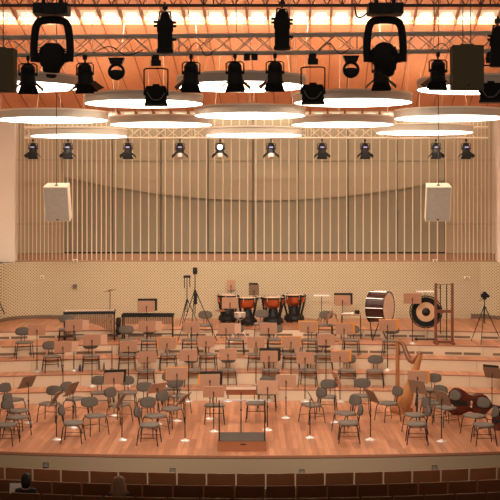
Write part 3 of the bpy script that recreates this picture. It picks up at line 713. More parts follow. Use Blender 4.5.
# ------------------------------------------------------------------ percussion
def mallet_instrument(name, label, pxa, pxb, py_foot, p, hgt, rz, bars, tubes, deep=.75):
    g = ground((pxa+pxb)/2, py_foot, p, 0, .40); w = (pxb-pxa)*g.y/F
    t = thing(name, label, 'percussion', g, rz)
    for s in (-1, 1):
        MB().tube([(s*w/2,-deep/2+.1,0),(s*w/2,-deep/2+.1,hgt-.06)], .02, 8).build('leg', M['black'], t)
        MB().tube([(s*w/2*.98,deep/2-.12,0),(s*w/2*.98,deep/2-.12,hgt-.06)], .02, 8).build('leg', M['black'], t)
        MB().box((s*w/2,0,hgt-.05), (.05,deep,.09)).build('end_board', M['black'], t)
    fr2 = MB(); fr2.box((0,-deep/2+.03,hgt-.05), (w,.03,.07)); fr2.box((0,deep/2-.1,hgt-.05), (w,.03,.07)); fr2.tube([(-w/2,0,.16),(w/2,0,.16)], .018, 8); fr2.build('frame', M['black'], t)
    n = max(12, int(w/.055)); bw = w/n
    for i in range(n):
        x = -w/2 + (i+.5)*bw; l = .42 - .18*i/n
        MB().box((x,-.10,hgt+.005), (bw*.8, l, .025)).build('bar', bars, t, smooth=False)
        ll = hgt*(.30 + .45*abs(2*i/n-1.0)**1.5) if tubes else .22
        MB().tube([(x,-deep/2+.075,hgt-.09),(x,-deep/2+.075,hgt-.09-ll)], bw*.36, 8).build('resonator', M['tubes'], t)
    return t, g, w
t, g, w = mallet_instrument('marimba', 'marimba with pale bars and hanging tubes at the left riser end', 65, 114.5, 339, 4, .92, 5, M['bars'], True)
for z in (.28, .55): MB().pad(.16,.22,.26, 3.5, 16, None, (w/2+.12,0,z)).build('motor_case', M['black'], t)
mallet_instrument('vibraphone', 'dark-framed vibraphone behind the black-folder stand on the riser', 123, 173, 338.5, 4, .80, 0, M['blackmatte'], False, .6)
def cymbal_stand(label, px, pyf, p, hgt, tilt):
    g = ground(px, pyf, p); t = thing('cymbal_stand', label, 'cymbal', g)
    for a in (90, 210, 330): MB().tube([(.26*math.cos(math.radians(a)),.26*math.sin(math.radians(a)),.01),(0,0,.30)], .010, 6).build('leg', M['steel'], t)
    MB().tube([(0,0,.25),(0,0,hgt)], .011, 6).build('pole', M['steel'], t)
    MB().lathe([(0,.03),(.04,.025),(.06,.008),(.22,-.012),(.225,-.016),(.06,.002),(0,.02)], 28, RY(tilt), (0,0,hgt)).build('cymbal', M['harpneck'], t)
cymbal_stand('suspended cymbal tilted on its pole behind the marimba', 110, 324, 5, 1.12, -12)
def timpano(label, px, py, p, r, rz):
    g = ground(px, py, p, 0, .3); t = thing('kettledrum', label, 'drum', g, rz, 'copper kettledrums on the riser'); t.scale = (1,1,1.1)
    MB().lathe([(0,.48),(.10,.48),(r*.62,.53),(r*.88,.63),(r*.97,.78),(r*.97,.80),(r*.9,.80),(0,.5)], 32).build('bowl', M['copper'], t)
    MB().lathe([(r*.95,.775),(r*1.04,.775),(r*1.04,.825),(r*.95,.825)], 32, closed=True).build('hoop', M['black'], t)
    MB().lathe([(0,.815),(r*.96,.815),(r*.96,.823),(0,.826)], 32).build('drumhead', M['skinhead'], t)
    for k in range(4):
        a = math.radians(45+90*k); ca, sa = math.cos(a), math.sin(a)
        MB().tube(smooth_path([(r*1.08*ca,r*1.08*sa,.84),(r*1.03*ca,r*1.03*sa,.60),(r*.72*ca,r*.72*sa,.22),(r*.62*ca,r*.62*sa,.10)], 4), .034, 8).build('strut', M['black'], t)
    for k in range(6):
        a = math.radians(60*k+10); MB().tube([(r*1.05*math.cos(a),r*1.05*math.sin(a),.70),(r*1.05*math.cos(a),r*1.05*math.sin(a),.86)], .013, 6).build('tension_rod', M['chrome'], t)
    MB().lathe([(0,.05),(r*.86,.05),(r*.90,.08),(r*.84,.18),(r*.5,.26),(r*.35,.48),(0,.48)], 24).build('base', M['black'], t)
    for k in range(4):
        a = math.radians(45+90*k); MB().lathe([(0,-.02),(.05,-.02),(.05,.02),(0,.02)], 14, RX(90), (r*.68*math.cos(a), r*.68*math.sin(a), .05)).build('caster', M['black'], t)
    MB().box((0,-r*.86,.085), (.10,.26,.03), RX(12)).build('pedal', M['black'], t)
timpano('copper kettledrum at the left end, behind a pinkish stand', 228, 321.8, 5, .37, 10)
timpano('copper kettledrum second from the left, right of the pinkish stand', 247.5, 325.0, 5, .36, 0)
timpano('copper kettledrum third from the left, largest face in view', 273, 324.5, 5, .40, -8)
timpano('copper kettledrum at the right end of the four', 294.2, 321.5, 5, .39, -16)
# snare drum on a chrome stand in front
g = ground(240, 337.5, 4); t = thing('snare_drum', 'chrome snare drum on a folding stand before the kettledrums', 'drum', g)
MB().lathe([(0,.66),(.18,.66),(.18,.79),(0,.79)], 28).build('shell', M['chrome'], t)
MB().lathe([(0,.79),(.185,.79),(.185,.805),(0,.805)], 28).build('drumhead', M['skinhead'], t)
for a in (90, 210, 330): MB().tube([(.26*math.cos(math.radians(a)),.26*math.sin(math.radians(a)),.01),(0,0,.32)], .011, 6).build('leg', M['chrome'], t)
MB().tube([(0,0,.28),(0,0,.58)], .013, 6).tube([(-.17,0,.66),(0,0,.55),(.17,0,.66)], .010, 6).build('pole', M['chrome'], t)
# hi-hat
g = ground(221, 339, 4); t = thing('hi_hat', 'black hi-hat stand with a raised rod left of the kettledrums', 'cymbal', g)
for a in (90, 210, 330): MB().tube([(.24*math.cos(math.radians(a)),.24*math.sin(math.radians(a)),.01),(0,0,.35)], .011, 6).build('leg', M['black'], t)
MB().tube([(0,0,.05),(0,0,1.35)], .011, 6).build('pole', M['black'], t)
MB().lathe([(0,.93),(.05,.92),(.17,.895),(.172,.88),(.05,.90),(0,.905)], 24).build('cymbal', M['harpneck'], t)
# trap trays and mallet table
def trap_tray(label, px, pyf, p, py_top, wpx):
    g = ground(px, pyf, p); h = (H-g.z) - (py_top-YH)*g.y/F; w = wpx*g.y/F
    t = thing('trap_tray', label, 'table', g)
    for a in (90, 210, 330): MB().tube([(.24*math.cos(math.radians(a)),.24*math.sin(math.radians(a)),.01),(0,0,.28)], .011, 6).build('leg', M['steel'], t)
    MB().tube([(0,0,.25),(0,0,h-.03)], .012, 6).build('pole', M['steel'], t)
    MB().box((0,0,h-.015), (w,.32,.03)).build('tray', M['white'], t); return g, h
trap_tray('white percussion tray on a pole beside the folded cymbals', 321.5, 323, 5, 295, 15.5)
trap_tray('white percussion tray on a pole above the gong', 425, 322, 5, 291, 17)
g = ground(351, 337.5, 4, 0, .3); t = thing('mallet_table', 'small table laid with mallets left of the bass drum', 'table', g, -4)
h = .78
MB().box((0,0,h-.02), (.66,.44,.035)).build('tabletop', M['ledge'], t)
for sx in (-1,1):
    for sy in (-1,1): MB().tube([(sx*.31,sy*.2,0),(sx*.30,sy*.19,h-.03)], .014, 6).build('leg', M['black'], t)
gm = g
for i in range(4):
    o = MB().tube([(-.17,0,0),(.14,0,.0)], .007, 6).build('mallet', M['white']); 
    MB().pad(.07,.05,.05, 2, 12, None, (.16,0,0)).build('mallet_head', M['white'] if i < 3 else M['black'], o)
    o.location = (g.x - .13 + .02*i, g.y - .14 + .085*i, g.z+h+.026); o.rotation_euler = (0,0,math.radians(-10+8*i))
    tag(o, '%s drum mallet on the small table, counted from the hall side' % ORD[i], 'mallet', 'mallets on the small table')
o = MB().lathe([(0,0),(.07,0),(.08,.05),(.08,.11),(0,.11)], 16).build('small_drum', M['black']); o.location = (g.x+.20, g.y+.06, g.z+h); tag(o, 'small black drum at the right end of the mallet table', 'drum')
# crash cymbals leaning in a cradle
g = ground(332, 341.8, 4, 0, .25); t = thing('cymbal_cradle', 'pair of bronze crash cymbals held upright in a black cradle', 'cymbals', g)
MB().tube([(-.2,0,.012),(.2,0,.012)], .012, 6).tube([(0,-.2,.012),(0,.2,.012)], .012, 6).tube([(0,0,.01),(0,0,.48)], .013, 6).tube([(-.16,0,.60),(-.12,0,.50),(.12,0,.50),(.16,0,.60)], .012, 6).build('cradle', M['black'], t)
for s in (-1, 1): MB().lathe([(0,.05),(.05,.04),(.07,.015),(.24,-.012),(.245,-.018),(.07,.005),(0,.03)], 28, RY(s*62), (s*.10,0,.80)).build('cymbal', M['harpneck'], t)
# bass drum
g = ground(380, 337, 4, 0, .45); t = thing('bass_drum', 'big bass drum with dark shell and pale skin turned to the right', 'drum', g, 0)
hc = (H-g.z) - (307-YH)*g.y/F; R = .49; m = RZ(62) @ RX(90)    # drum axis
c = Vector((0,0,hc))
MB().lathe([(R*.97,-.27),(R*.97,.27)], 40, m, c).build('shell', M['drumshell'], t)
for s in (-1,1):
    MB().lathe([(R*.96,s*.25),(R*1.03,s*.25),(R*1.03,s*.30),(R*.96,s*.30)], 40, m, c, closed=True).build('hoop', M['drumshell'], t)
    MB().lathe([(0,s*.283),(R*.98,s*.283),(R*.98,s*.287),(0,s*.287)], 40, m, c).build('drumhead', M['skinhead'], t)
for k in range(10):
    a = math.radians(36*k); v = lambda z: c + m @ Vector((R*1.03*math.cos(a), R*1.03*math.sin(a), z))
    MB().tube([v(-.29), v(.29)], .011, 6).build('tension_rod', M['chrome'], t)
for s in (-1,1):
    MB().tube([c + m @ Vector((.42,-.42,s*.16)) - Vector((0,0,.0)), (s*.22-.05, -.30, 0)], .018, 6).build('stand_leg', M['steel'], t)
    MB().tube([c + m @ Vector((-.42,-.42,s*.16)), (s*.22-.0, .34, 0)], .018, 6).build('stand_leg', M['steel'], t)
# gong
g = ground(426, 337.5, 4, 0, .3); t = thing('gong', 'round black-rimmed gong with bronze centre on a low stand', 'gong', g, -6)
hc = (H-g.z) - (312-YH)*g.y/F; c = Vector((0,0,hc)); m = RX(90)
MB().lathe([(0,-.02),(.45,-.02),(.465,-.01),(.465,.06),(.45,.06),(.44,.005),(0,.005)], 44, m, c).build('rim_disc', M['blackmatte'], t)
MB().lathe([(.13,.012),(.30,.012),(.305,.005),(.30,.0),(.13,.0)], 44, m, c, closed=True).build('bronze_face', M['bronze'], t)
MB().lathe([(0,.06),(.06,.055),(.105,.03),(.13,.008),(.13,0),(0,0)], 32, m, c).build('boss', M['black'], t)
MB().tube([(c.x+.50*math.cos(math.radians(a)), .04, hc+.50*math.sin(math.radians(a))) for a in range(-90, 271, 12)], .018, 8).build('hoop_frame', M['black'], t)
MB().tube([(0,.04,.03),(0,.04,hc-.49)], .022, 8).build('post', M['chrome'], t)
MB().box((0,.02,.02), (.70,.10,.04)).box((-.30,.0,.02), (.06,.46,.04)).box((.30,.0,.02), (.06,.46,.04)).build('foot_bar', M['black'], t)
MB().tube([(-.2,.05,hc+.49),(-.15,.05,hc+.49)], .01, 6).build('hanger', M['black'], t)
# tubular bell rack
d = 38.1; xa, xb = px2x(435.7,d), px2x(452.3,d); g = Vector(((xa+xb)/2, d, ZP[4])); hw = (xb-xa)/2
t = thing('bell_rack', 'tall red-brown wooden frame with two hanging dark tubes', 'percussion', g)
ht = (344-283.5)*d/F
for s in (-1,1): MB().box((s*hw,0,ht/2), (.075,.075,ht)).build('post', M['redwood'], t, smooth=False)
for s in (-1,1): MB().box((s*hw,0,.03), (.09,.55,.06)).build('foot', M['redwood'], t, smooth=False)
MB().box((0,0,(344-311.5)*d/F), (hw*2,.07,.085)).build('cross_beam', M['redwood'], t, smooth=False)
MB().box((.05,0,.055), (hw*2,.06,.07)).build('base_rail', M['redwood'], t, smooth=False)
MB().tube([(-hw,0,ht-.03),(hw,0,ht-.03)], .009, 6).tube(smooth_path([(-.16,0,ht-.03),(-.19,0,ht-.10),(-.15,0,ht-.16),(-.12,0,ht-.08)],4), .008, 5).build('top_bar', M['steel'], t)
for x, z0 in ((-.10,.30),(.09,.10)): MB().tube([(x,0.055,z0),(x,0.055,ht-.05)], .016, 8).build('tube_bell', M['steel'], t)

# ------------------------------------------------------------------ tripods
def tripod(label, px, pyf, p, py_top, spread, head, a0=20, z_hub=.55):
    g = ground(px, pyf, p, 0, .1); h = (H-g.z) - (py_top-YH)*g.y/F
    t = thing('tripod', label, 'tripod', g, a0, 'tall tripods along the back wall')
    hub = h*z_hub
    for a in (90, 210, 330): MB().tube([(spread*math.cos(math.radians(a)),spread*math.sin(math.radians(a)),.01),(.03*math.cos(math.radians(a)),.03*math.sin(math.radians(a)),hub)], [.010,.016], 6).build('leg', M['black'], t)
    MB().tube([(0,0,hub*.55),(0,0,h-.08)], .014, 8).tube([(0,0,hub-.05),(0,0,hub+.05)], .035, 8).build('column', M['black'], t)
    if head == 'camera':
        MB().box((0,0,h-.05), (.18,.14,.12)).box((.11,0,h-.04),(.06,.05,.05)).box((0,0,h+.03), (.08,.08,.07)).lathe([(0,0),(.045,0),(.045,.12),(0,.12)], 14, RX(90), (0,-.05,h-.06)).build('camera', M['black'], t)
        MB().box((0,0,h-.14), (.09,.08,.06)).tube([(0,0,h-.14),(.02,.22,h-.22)], .009, 6).build('pan_head', M['black'], t)
    elif head == 'cloth':
        MB().pad(.24,.16,.08, 2.6, 18, None, (0,0,h-.02)).build('camera', M['black'], t)
        MB().tube([(-.10,-.03,h-.04),(-.10,-.03,h-.40)], .014, 6).tube([(.08,-.03,h-.04),(.09,-.03,h-.36)], .014, 6).build('strap', M['black'], t)
    else:
        MB().pad(.14,.14,.20, 2.6, 18, None, (0,0,h-.08)).build('lamp_head', M['black'], t)
        MB().box((0,-.06,hub-.22), (.10,.05,.34)).build('pouch', M['black'], t)
tripod('black tripod with hanging straps left of the kettledrums, the shorter one', 187, 325.5, 5, 276, .40, 'cloth', 25, .5)
tripod('tall black tripod left of the kettledrums with widely spread legs', 195, 340.5, 4, 268.5, .72, 'lamp', 14, .68)
tripod('black tripod carrying a camera at the right end of the riser', 484.5, 343, 4, 294, .55, 'camera', 38, .72)
t = thing('handrail', 'dark sloping handrail on the side wall at the left edge', 'handrail', (-8.49, 40.9, 2.33))
MB().tube([(.29,-1.0,.55),(.29,.86,-.47)], .018, 8).build('rail', M['black'], t)
for y in (-.6, .6): MB().tube([(0,y,-.55*y-.06),(.29,y,-.55*y-.0)], .010, 6).build('wall_bracket', M['black'], t)
# small instrument pegs and a bottle on the riser
def peg(label, px, py, p, h):
    g = ground(px, py, p); t = thing('instrument_stand', label, 'instrument stand', g, 20)
    for a in (90, 210, 330): MB().tube([(.11*math.cos(math.radians(a)),.11*math.sin(math.radians(a)),.008),(0,0,.07)], .009, 6).build('leg', M['black'], t)
    MB().tube([(0,0,.05),(0,0,h*.5),(0,0,h)], [.014,.02,.010], 8).build('peg', M['harpneck'] if h > .4 else M['black'], t)
peg('tall slim woodwind stand left of the second wind row', 112, 370.5, 2, .72); peg('short black peg stand beside the tall woodwind stand', 104, 371, 2, .26)
g = ground(80, 371, 2); o = MB().lathe([(0,0),(.035,0),(.035,.15),(.014,.18),(.014,.21),(0,.21)], 14).build('bottle', M['purple']); o.location = g; tag(o, 'small purple bottle standing on the left riser', 'bottle')

# ------------------------------------------------------------------ harp
d = 33.45; s_ = F/d
g = Vector((px2x(397.5,d), d, 0)); RZH = -38; k_ = 1/math.cos(math.radians(38))
t = thing('harp', 'golden brown concert harp standing right of centre', 'harp', g, RZH)
def hp(px, py): return Vector(((px-397.5)/s_*k_, 0, (412.5-py)/s_))
MB().tube([(0,0,.10),(0,0,1.90)], [.060,.052], 16).lathe([(0,0),(.065,0),(.07,.06),(.05,.12),(0,.12)], 16, None, (0,0,.08)).lathe([(0,0),(.05,0),(.062,.04),(.062,.07),(.05,.10),(0,.10)], 16, None, (0,0,1.86)).build('column', M['harpcol'], t)
np_ = smooth_path([hp(398,341.5), hp(402.5,344), hp(405,351), hp(408,358), hp(411.5,360.3), (hp(415,357)), hp(417,353.2), hp(419.2,352)], 6)
MB().tube(np_, [.05 + .02*math.sin(PI*i/(len(np_)-1)) for i in range(len(np_))], 10).build('neck', M['harpneck'], t)
sb = MB(); A, B = hp(418.5,352.5), hp(402,409); n = 10; vs = []
ax = (B-A).normalized(); px_ = Vector((ax.z,0,-ax.x))
for i in range(n+1):
    q = i/n; c = A.lerp(B, q); wy = .07 + .17*q; th = .05 + .15*q
    for j in range(12):
        a = 2*PI*j/12; off = px_*(th*math.cos(a)) ; vs.append(c + off + Vector((0, wy*math.sin(a), 0)))
sb.add(vs, [(i*12+j, i*12+(j+1) % 12, (i+1)*12+(j+1) % 12, (i+1)*12+j) for i in range(n) for j in range(12)] + [tuple(range(12))[::-1], tuple(n*12+j for j in range(12))])
sb.build('soundbox', M['harpwood'], t)
MB().prism([(-.09,-.20),(.34,-.24),(.34,.24),(-.09,.20)], .11, None, (0,0,.055)).prism([(-.06,-.16),(.30,-.2),(.30,.2),(-.06,.16)], .05, None, (0,0,.13)).build('base', M['harpcol'], t)
for i in range(22):
    q = .06 + .88*i/21; a = np_[int(q*(len(np_)-1))]; qb = 1 - q*.9; b = A.lerp(B, min(.97, qb*.97)) 
    b = A.lerp(B, .04 + .9*(1-q)); MB().tube([a, b], .0028, 4).build('string', M['string'], t)

# ------------------------------------------------------------------ double bass and cello lying on their sides
def lying_string(name, label, loc, rz, L, cat='string instrument'):
    t = thing(name, label, cat, loc, rz); k = L/1.12
    half = [(0,.10),(.03,.22),(.10,.31),(.22,.345),(.34,.32),(.44,.255),(.52,.215),(.60,.205),(.68,.225),(.78,.26),(.88,.265),(.97,.225),(1.05,.14),(1.12,.055)]
    P = smooth_path([(x*k, y*k, 0) for x, y in half], 3)
    out = [(p.x, p.y) for p in P] + [(p.x, -p.y) for p in reversed(P)]
    # descending axis: rests on lower and upper bout
    ang = math.degrees(math.atan2(.345-.265, .66)); m0 = RY(ang)
    c0 = Vector((0, 0, .36*k))
    m = m0 @ RX(90)
    def Q(x, y, z): return c0 + m0 @ Vector((x*k, y*k, z*k))      # y towards the back, z up
    bd = MB(); th = .20*k
    bd.prism(out, th, m, c0)
    bd.build('body', M['bass'], t)
    for s in (-1, 1):
        pl = MB(); n = len(out); vs = []; 
        cx = .5*k
        for sc, yy in ((1.03, 0), (1.03, .012*k), (.8, .035*k), (.4, .05*k), (.02, .055*k)):
            for x, y in out: vs.append(c0 + m0 @ Vector((cx+(x-cx)*(sc if sc > 1 else sc), s*(th/2+yy), y*sc)))
        pl.add(vs, [(i*n+j, i*n+(j+1) % n, (i+1)*n+(j+1) % n, (i+1)*n+j) for i in range(4) for j in range(n)] + [tuple(4*n+j for j in range(n))])
        pl.build('front_plate' if s < 0 else 'back_plate', M['bass'], t)
    f = -.10
    MB().prism([(.08,-.07),(.42,-.045),(.42,.045),(.08,.07)], .03*k, m, Q(0,f-.075,0)).build('tailpiece', M['black'], t) if k == 1 else MB().prism([(.08*k,-.07*k),(.42*k,-.045*k),(.42*k,.045*k),(.08*k,.07*k)], .03*k, m, Q(0,f-.075,0)).build('tailpiece', M['black'], t)
    MB().box(Q(.55,f-.09,0), (.025*k,.13*k,.17*k), m0).build('bridge', M['bridge'], t)
    MB().prism([(.68*k,-.045*k),(1.55*k,-.024*k),(1.55*k,.024*k),(.68*k,.045*k)], .03*k, m, Q(0,f-.10,0)).build('fingerboard', M['black'], t)
    MB().tube([Q(1.08,f+.02,0), Q(1.30,f-.05,0), Q(1.62,f-.05,0), Q(1.72,f-.02,0)], [.06*k,.03*k,.026*k,.034*k], 10).build('neck', M['bass'], t)
    sp = [Q(1.72+.07*math.cos(a)*(1-a/14), f-.02+.07*math.sin(a)*(1-a/14), 0) for a in [i*.5 for i in range(20)]]
    MB().tube(sp, .028*k, 8).build('scroll', M['bass'], t)
    for q in range(4): MB().tube([Q(1.66+q*.018-.03, f-.04, -.10*(1 if q % 2 else -1)), Q(1.66+q*.018-.03, f-.04, 0)], .010*k, 6).build('tuning_peg', M['black'], t)
    for z in (-.03,-.01,.01,.03): MB().tube([Q(.42,f-.10,z*.7), Q(.55,f-.165,z), Q(1.6,f-.12,z*.5)], .003*k, 4).build('string', M['steel'], t)
    for s in (-1, 1): MB().tube(smooth_path([Q(.46,f-.062,s*.13), Q(.52,f-.064,s*.11), Q(.58,f-.064,s*.13), Q(.64,f-.062,s*.11)], 4), .008*k, 5).build('f_hole', M['black'], t)
    MB().tube([Q(0,0,0), Q(-.22,0,0)], .009, 6).build('endpin', M['steel'], t)
    return t
g = ground(449, 414.5, 0, 0, .1); lying_string('double_bass', 'red-brown double bass lying on its side behind two chairs', g, 6, 1.12)
g = Vector((px2x(495, 30.6), 30.9, 0)); lying_string('cello', 'dark red cello lying on its side, cut by the right edge', g, -6, .76)

# ------------------------------------------------------------------ boxes on walls
for i, (px, py, w, h, mt, lab) in enumerate(((42,277,.12,.11,'cream','small pale socket box on the perforated wall left of the marimba'), (75,286,.14,.13,'grey','small grey socket box on the perforated wall above the marimba'),
        (75.5,260.5,.16,.08,'cream','small pale bracket on the ledge at the left'), (435,260.5,.16,.08,'cream','small pale bracket on the ledge at the right'), (467,277.5,.20,.08,'cream','small pale socket box on the perforated wall right of the bell rack'))):
    d = 43.46; t = thing('socket_box', lab, 'wall box', (px2x(px,d), d, H + (YH-py)*d/F))
    MB().box((0,0,0), (w,.08,h)).build('box', M[mt], t, smooth=False); MB().box((0,-.045,-.01), (w*.5,.012,h*.5)).build('socket', M['grey'], t, smooth=False)
for px, py, w in ((45,466.2,'first from the left'), (173,469.5,'second from the left, left of the podium'), (301.5,470.3,'third from the left, right of the podium'), (435,468.5,'fourth from the left, under the harp side')):
    x = px2x(px, 27.95); y = front_y(x) - .032
    t = thing('floor_pocket', 'small square outlet in the stage front, ' + w, 'outlet', (x, y, H + (YH-py)*27.95/F), 0, 'outlets in the stage front')
    MB().box((0,0,0), (.125,.02,.11)).build('frame', M['dark'], t, smooth=False); MB().box((0,-.012,0), (.10,.01,.085)).build('cover', M['grey'], t, smooth=False)

# ------------------------------------------------------------------ auditorium seats
def make_seat(label, loc, group):
    t = thing('auditorium_seat', label, 'seat', loc, 0, group); o = []
    w = .575
    back = MB(); n = 10; vs = []
    for k in range(2):
        for zi, z in enumerate((.36, .60, .80, .945)):
            for i in range(n+1):
                u = -1 + 2*i/n; x = u*w/2*(1 - (.0 if zi < 3 else .012)); y = .035*u*u - .03 + (.09*(.945-z)) + (.032 if k else 0)
                vs.append((x, y, z - (.006*abs(u)**6 if zi == 3 else 0)))
    st = n+1; K = 4*st
    fs = []
    for z in range(3):
        for i in range(n):
            a = z*st+i; fs.append((a, a+1, a+st+1, a+st)); fs.append((K+a, K+a+st, K+a+st+1, K+a+1))
    for i in range(n): fs += [(3*st+i, 3*st+i+1, K+3*st+i+1, K+3*st+i), (i, K+i, K+i+1, i+1)]
    for z in range(3): fs += [(z*st, (z+1)*st, K+(z+1)*st, K+z*st), (z*st+n, K+z*st+n, K+(z+1)*st+n, (z+1)*st+n)]
    back.add(vs, fs).build('backrest', M['seatwood'], t)
    MB().tube([((-1+2*i/n)*w/2*.98, .035*(-1+2*i/n)**2 - .014, .946 - .006*abs(-1+2*i/n)**6) for i in range(n+1)], .0105, 6).build('top_edge', M['seatedge'], t)
    MB().pad(w-.06,.44,.09, 3.5, 20, RX(4), (0,.30,.35)).build('seat', M['seatcloth'], t)
    MB().box((0,.10,.15), (.08,.10,.30)).build('pedestal', M['black'], t, smooth=False)
    MB().box((w/2+.015,.20,.60), (.022,.30,.04)).tube([(w/2+.015,.10,.38),(w/2+.015,.10,.59)], .012, 6).build('armrest', M['seatwood'], t)
    return t
SR = [(25.55, .018, .607, 'row along the stage', 22), (24.45, .0, .605, 'second row from the stage', 22), (23.42, -3.98+.303+6*.607, .607, 'third row from the stage', 22)]
seat0 = None
for cy, x0, pt, rn, R in SR:
    j = 0; half = .205*cy + .3
    for k in range(-10, 11):
        x = x0 + k*pt
        if abs(x) > half: continue
        y = cy + R - math.sqrt(R*R - x*x); lab = 'dark wooden auditorium seat in the %s, %s from the left' % (rn, ORD[j]); j += 1
        loc = Vector((x, y, -.85))
        if seat0 is None: seat0 = make_seat(lab, loc, 'auditorium seats in the ' + rn); seat0.rotation_euler.z = math.asin(x/R); 
        else: dup(seat0, loc, math.degrees(math.asin(x/R)), lab, 'auditorium seats in the ' + rn)

# ------------------------------------------------------------------ listeners
def skin_mesh(name, joints, edges, m, parent, sub=2):
    me = bpy.data.meshes.new(name); me.from_pydata([j[0] for j in joints], edges, []); me.materials.append(m)
    o = bpy.data.objects.new(name, me); C.objects.link(o); o.parent = parent
    me.attributes.new('dummy', 'FLOAT', 'POINT') if False else None
    sk = o.modifiers.new('skin', 'SKIN'); sk.use_smooth_shade = True
    if not me.skin_vertices:
        bpy.context.view_layer.objects.active = o
        bpy.ops.mesh.customdata_skin_add()
    for i, j in enumerate(joints): me.skin_vertices[0].data[i].radius = (j[1], j[2] if len(j) > 2 else j[1])
    me.skin_vertices[0].data[0].use_root = True
    su = o.modifiers.new('smooth', 'SUBSURF'); su.levels = sub; su.render_levels = sub
    return o
def person(label, x, cy, hair, top, long_hair, holding):
    t = thing('person', label, 'person', (x, cy, -.85), 0); t.scale = (.95,.95,.97)
    # sitting, facing +Y (the stage); pelvis on the seat
    J = [((0,.27,.53),.11,.085), ((0,.20,.75),.10,.075), ((0,.16,.98),.11,.07), ((0,.17,1.04),.055,.055), ((0,.185,1.10),.05,.055), ((0,.20,1.17),.068,.082), ((0,.20,1.235),.062,.078),
         ((.155,.17,.96),.05,.05), ((.195,.20,.70),.042,.042), ((.16,.44,.66),.034,.034), ((.13,.52,.66),.03,.02),
         ((-.155,.17,.96),.05,.05), ((-.195,.20,.70),.042,.042), ((-.16,.44,.66) if not holding else (-.24,.44,.86),.034,.034), ((-.13,.52,.66) if not holding else (-.24,.50,.93),.03,.02),
         ((.10,.42,.52),.085,.08), ((.10,.70,.50),.06,.06), ((.10,.72,.10),.042,.042), ((.10,.82,.04),.035,.03),
         ((-.10,.42,.52),.085,.08), ((-.10,.70,.50),.06,.06), ((-.10,.72,.10),.042,.042), ((-.10,.82,.04),.035,.03)]
    E = [(0,1),(1,2),(2,3),(3,4),(4,5),(5,6),(2,7),(7,8),(8,9),(9,10),(2,11),(11,12),(12,13),(13,14),(0,15),(15,16),(16,17),(17,18),(0,19),(19,20),(20,21),(21,22)]
    J = [((q[0][0], q[0][1], q[0][2] - 0),) + tuple(q[1:]) for q in J]
    skin_mesh('body', J, E, M['skin'], t)
    g = .034
    _dz = .10
    JJ = [J[i] for i in (0,1,2,3,7,8,9,11,12,13)]; JJ = [(p, a+g, b+g) for p, a, b in JJ]
    skin_mesh('jacket', JJ, [(0,1),(1,2),(2,3),(2,4),(4,5),(5,6),(2,7),(7,8),(8,9)], top, t)
    JJ = [(J[i][0], J[i][1]+.014, J[i][2]+.014) for i in (0,15,16,17,19,20,21)]
    skin_mesh('trousers', JJ, [(0,1),(1,2),(2,3),(0,4),(4,5),(5,6)], M['trousers'], t)
    for s in (-1,1): MB().box((s*.10,.80,.035), (.09,.25,.07)).build('shoe', M['black'], t)
    hd = MB(); n = 20; c = Vector((0,.19,1.20))
    prof = [(.0,.125),(.05,.115),(.085,.08),(.100,.02),(.102,-.06),(.092,-.13),(.07,-.17),(0,-.17)] if not long_hair else [(.0,.13),(.06,.12),(.105,.08),(.130,.0),(.150,-.10),(.165,-.18),(.165,-.23),(.12,-.27),(0,-.27)]
    vs = []
    for r, z in prof:
        for j in range(n):
            a = 2*PI*j/n; y = r*1.1*math.sin(a)
            if y > .03: y = .03 + (y-.03)*.25                    # open towards the face
            vs.append(c + Vector((r*math.cos(a)*(1+.05*math.sin(5*a)), y - (.02 if z < -.05 else 0), z)))
    hd.add(vs, [(i*n+j, i*n+(j+1) % n, (i+1)*n+(j+1) % n, (i+1)*n+j) for i in range(len(prof)-1) for j in range(n)])
    hd.build('hair', hair, t)
    for s in (-1,1):
        MB().pad(.025,.02,.06, 2, 10, None, (s*.074,.21,1.175)).build('ear', M['skin'], t)
        MB().pad(.022,.012,.012, 2, 10, None, (s*.03,.283,1.19)).build('eye', M['black'], t)
    MB().prism([(-.014,-.03),(.014,-.03),(.005,.025),(-.005,.025)], .03, RX(90), (0,.285,1.165)).build('nose', M['skin'], t)
    MB().box((0,.278,1.125), (.045,.01,.01)).build('mouth', M['ring_rim'], t)
    for s in (-1,1):
        hx = J[10 if s > 0 else 14][0]
        for f in range(4): MB().tube([(hx[0]+(f-1.5)*.019, hx[1], hx[2]), (hx[0]+(f-1.5)*.021, hx[1]+.045, hx[2]-.002), (hx[0]+(f-1.5)*.021, hx[1]+.075-.008*abs(f-1.4), hx[2]-.025)], [.010,.009,.007], 6).build('finger', M['skin'], t)
        MB().tube([(hx[0]-s*.028,hx[1]-.02,hx[2]),(hx[0]-s*.05,hx[1]+.02,hx[2]),(hx[0]-s*.05,hx[1]+.045,hx[2]-.01)], [.012,.010,.008], 6).build('thumb', M['skin'], t)
    if not long_hair: MB().lathe([(.066,.0),(.076,.0),(.066,.035),(.058,.035)], 20, RX(-6), (0,.172,1.065), closed=True).build('collar', M['collar'], t)
    return t
yb = lambda x: 23.42 + 22 - math.sqrt(22*22 - x*x)
x = px2x(27.0, 24.2); person('dark-haired person in black jacket seated in the nearest visible row, reading a programme', x, yb(x)+.07, M['hair_dark'], M['jacket'], False, True)
o = MB().box((-.07,0,0), (.14,.012,.20), RX(-20) @ RZ(10)).box((.07,0,0), (.14,.012,.20), RX(-20) @ RZ(-10)).build('programme', M['white'], smooth=False)
o.location = (x-.245, yb(x)+.07+.535, -.85+.90); tag(o, 'white programme booklet held up by the dark-haired person', 'booklet')
x = px2x(119.5, 23.9); person('long brown-haired person seated in the nearest visible row, seen from behind', x, yb(x)+.07, M['hair_brown'], M['sweater'], True, False)

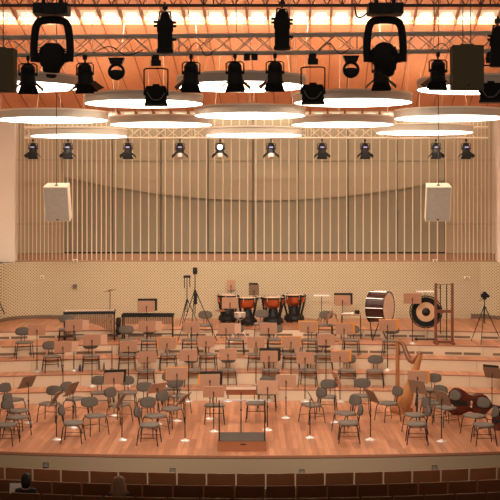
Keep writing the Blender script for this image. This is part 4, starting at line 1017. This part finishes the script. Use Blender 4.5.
# ------------------------------------------------------------------ light
def spot(loc, tgt, e, col, size=60, rad=.12, blend=.6):
    l = bpy.data.lights.new('stage_spot', 'SPOT'); l.energy = e; l.color = col; l.spot_size = math.radians(size); l.spot_blend = blend; l.shadow_soft_size = rad
    o = bpy.data.objects.new('stage_spot', l); C.objects.link(o); o.location = loc
    o.rotation_euler = (Vector(tgt)-Vector(loc)).to_track_quat('-Z', 'Y').to_euler(); return o
for px, tx in ((28,-5), (85,-3.4), (191,-1), (235,0), (275,1), (381,3.6), (438,5)):
    spot((px2x(px,20), 20.15, zt1(px)-.62), (tx*1.12, 33, .3), 950, (1,.88,.73), 62, .25)
l = bpy.data.lights.new('trough_wash', 'AREA'); l.shape = 'RECTANGLE'; l.size = 16; l.size_y = .25; l.energy = 130; l.color = (1,.87,.68)
o = bpy.data.objects.new('trough_wash', l); C.objects.link(o); o.location = (.2, 43.72, cz(43.72)+.02); o.rotation_euler = (math.radians(8), 0, 0)
l = bpy.data.lights.new('front_trough_wash', 'AREA'); l.shape = 'RECTANGLE'; l.size = 15; l.size_y = .5; l.energy = 720; l.color = (1,.88,.70)
o = bpy.data.objects.new('front_trough_wash', l); C.objects.link(o); o.location = (.2, 36.2, cz(36.2)-.03); o.rotation_euler = (math.radians(48), 0, 0)
w = bpy.data.worlds.new('hall'); bpy.context.scene.world = w; w.use_nodes = True
w.node_tree.nodes['Background'].inputs[0].default_value = (1, .84, .70, 1); w.node_tree.nodes['Background'].inputs[1].default_value = .20

# ------------------------------------------------------------------ camera
cam = bpy.data.cameras.new('camera'); co = bpy.data.objects.new('camera', cam); C.objects.link(co)
co.location = (0, 0, H); co.rotation_euler = (PI/2, 0, 0)
cam.sensor_width = 36; cam.sensor_fit = 'HORIZONTAL'; cam.lens = 36*F/500; cam.shift_y = -(250-YH)/500; cam.clip_end = 200
S = bpy.context.scene; S.camera = co
S.view_settings.view_transform = 'Standard'; S.view_settings.look = 'None'; S.view_settings.gamma = 1; S.view_settings.exposure = .13
S.cycles.max_bounces = 6; S.cycles.use_denoising = True
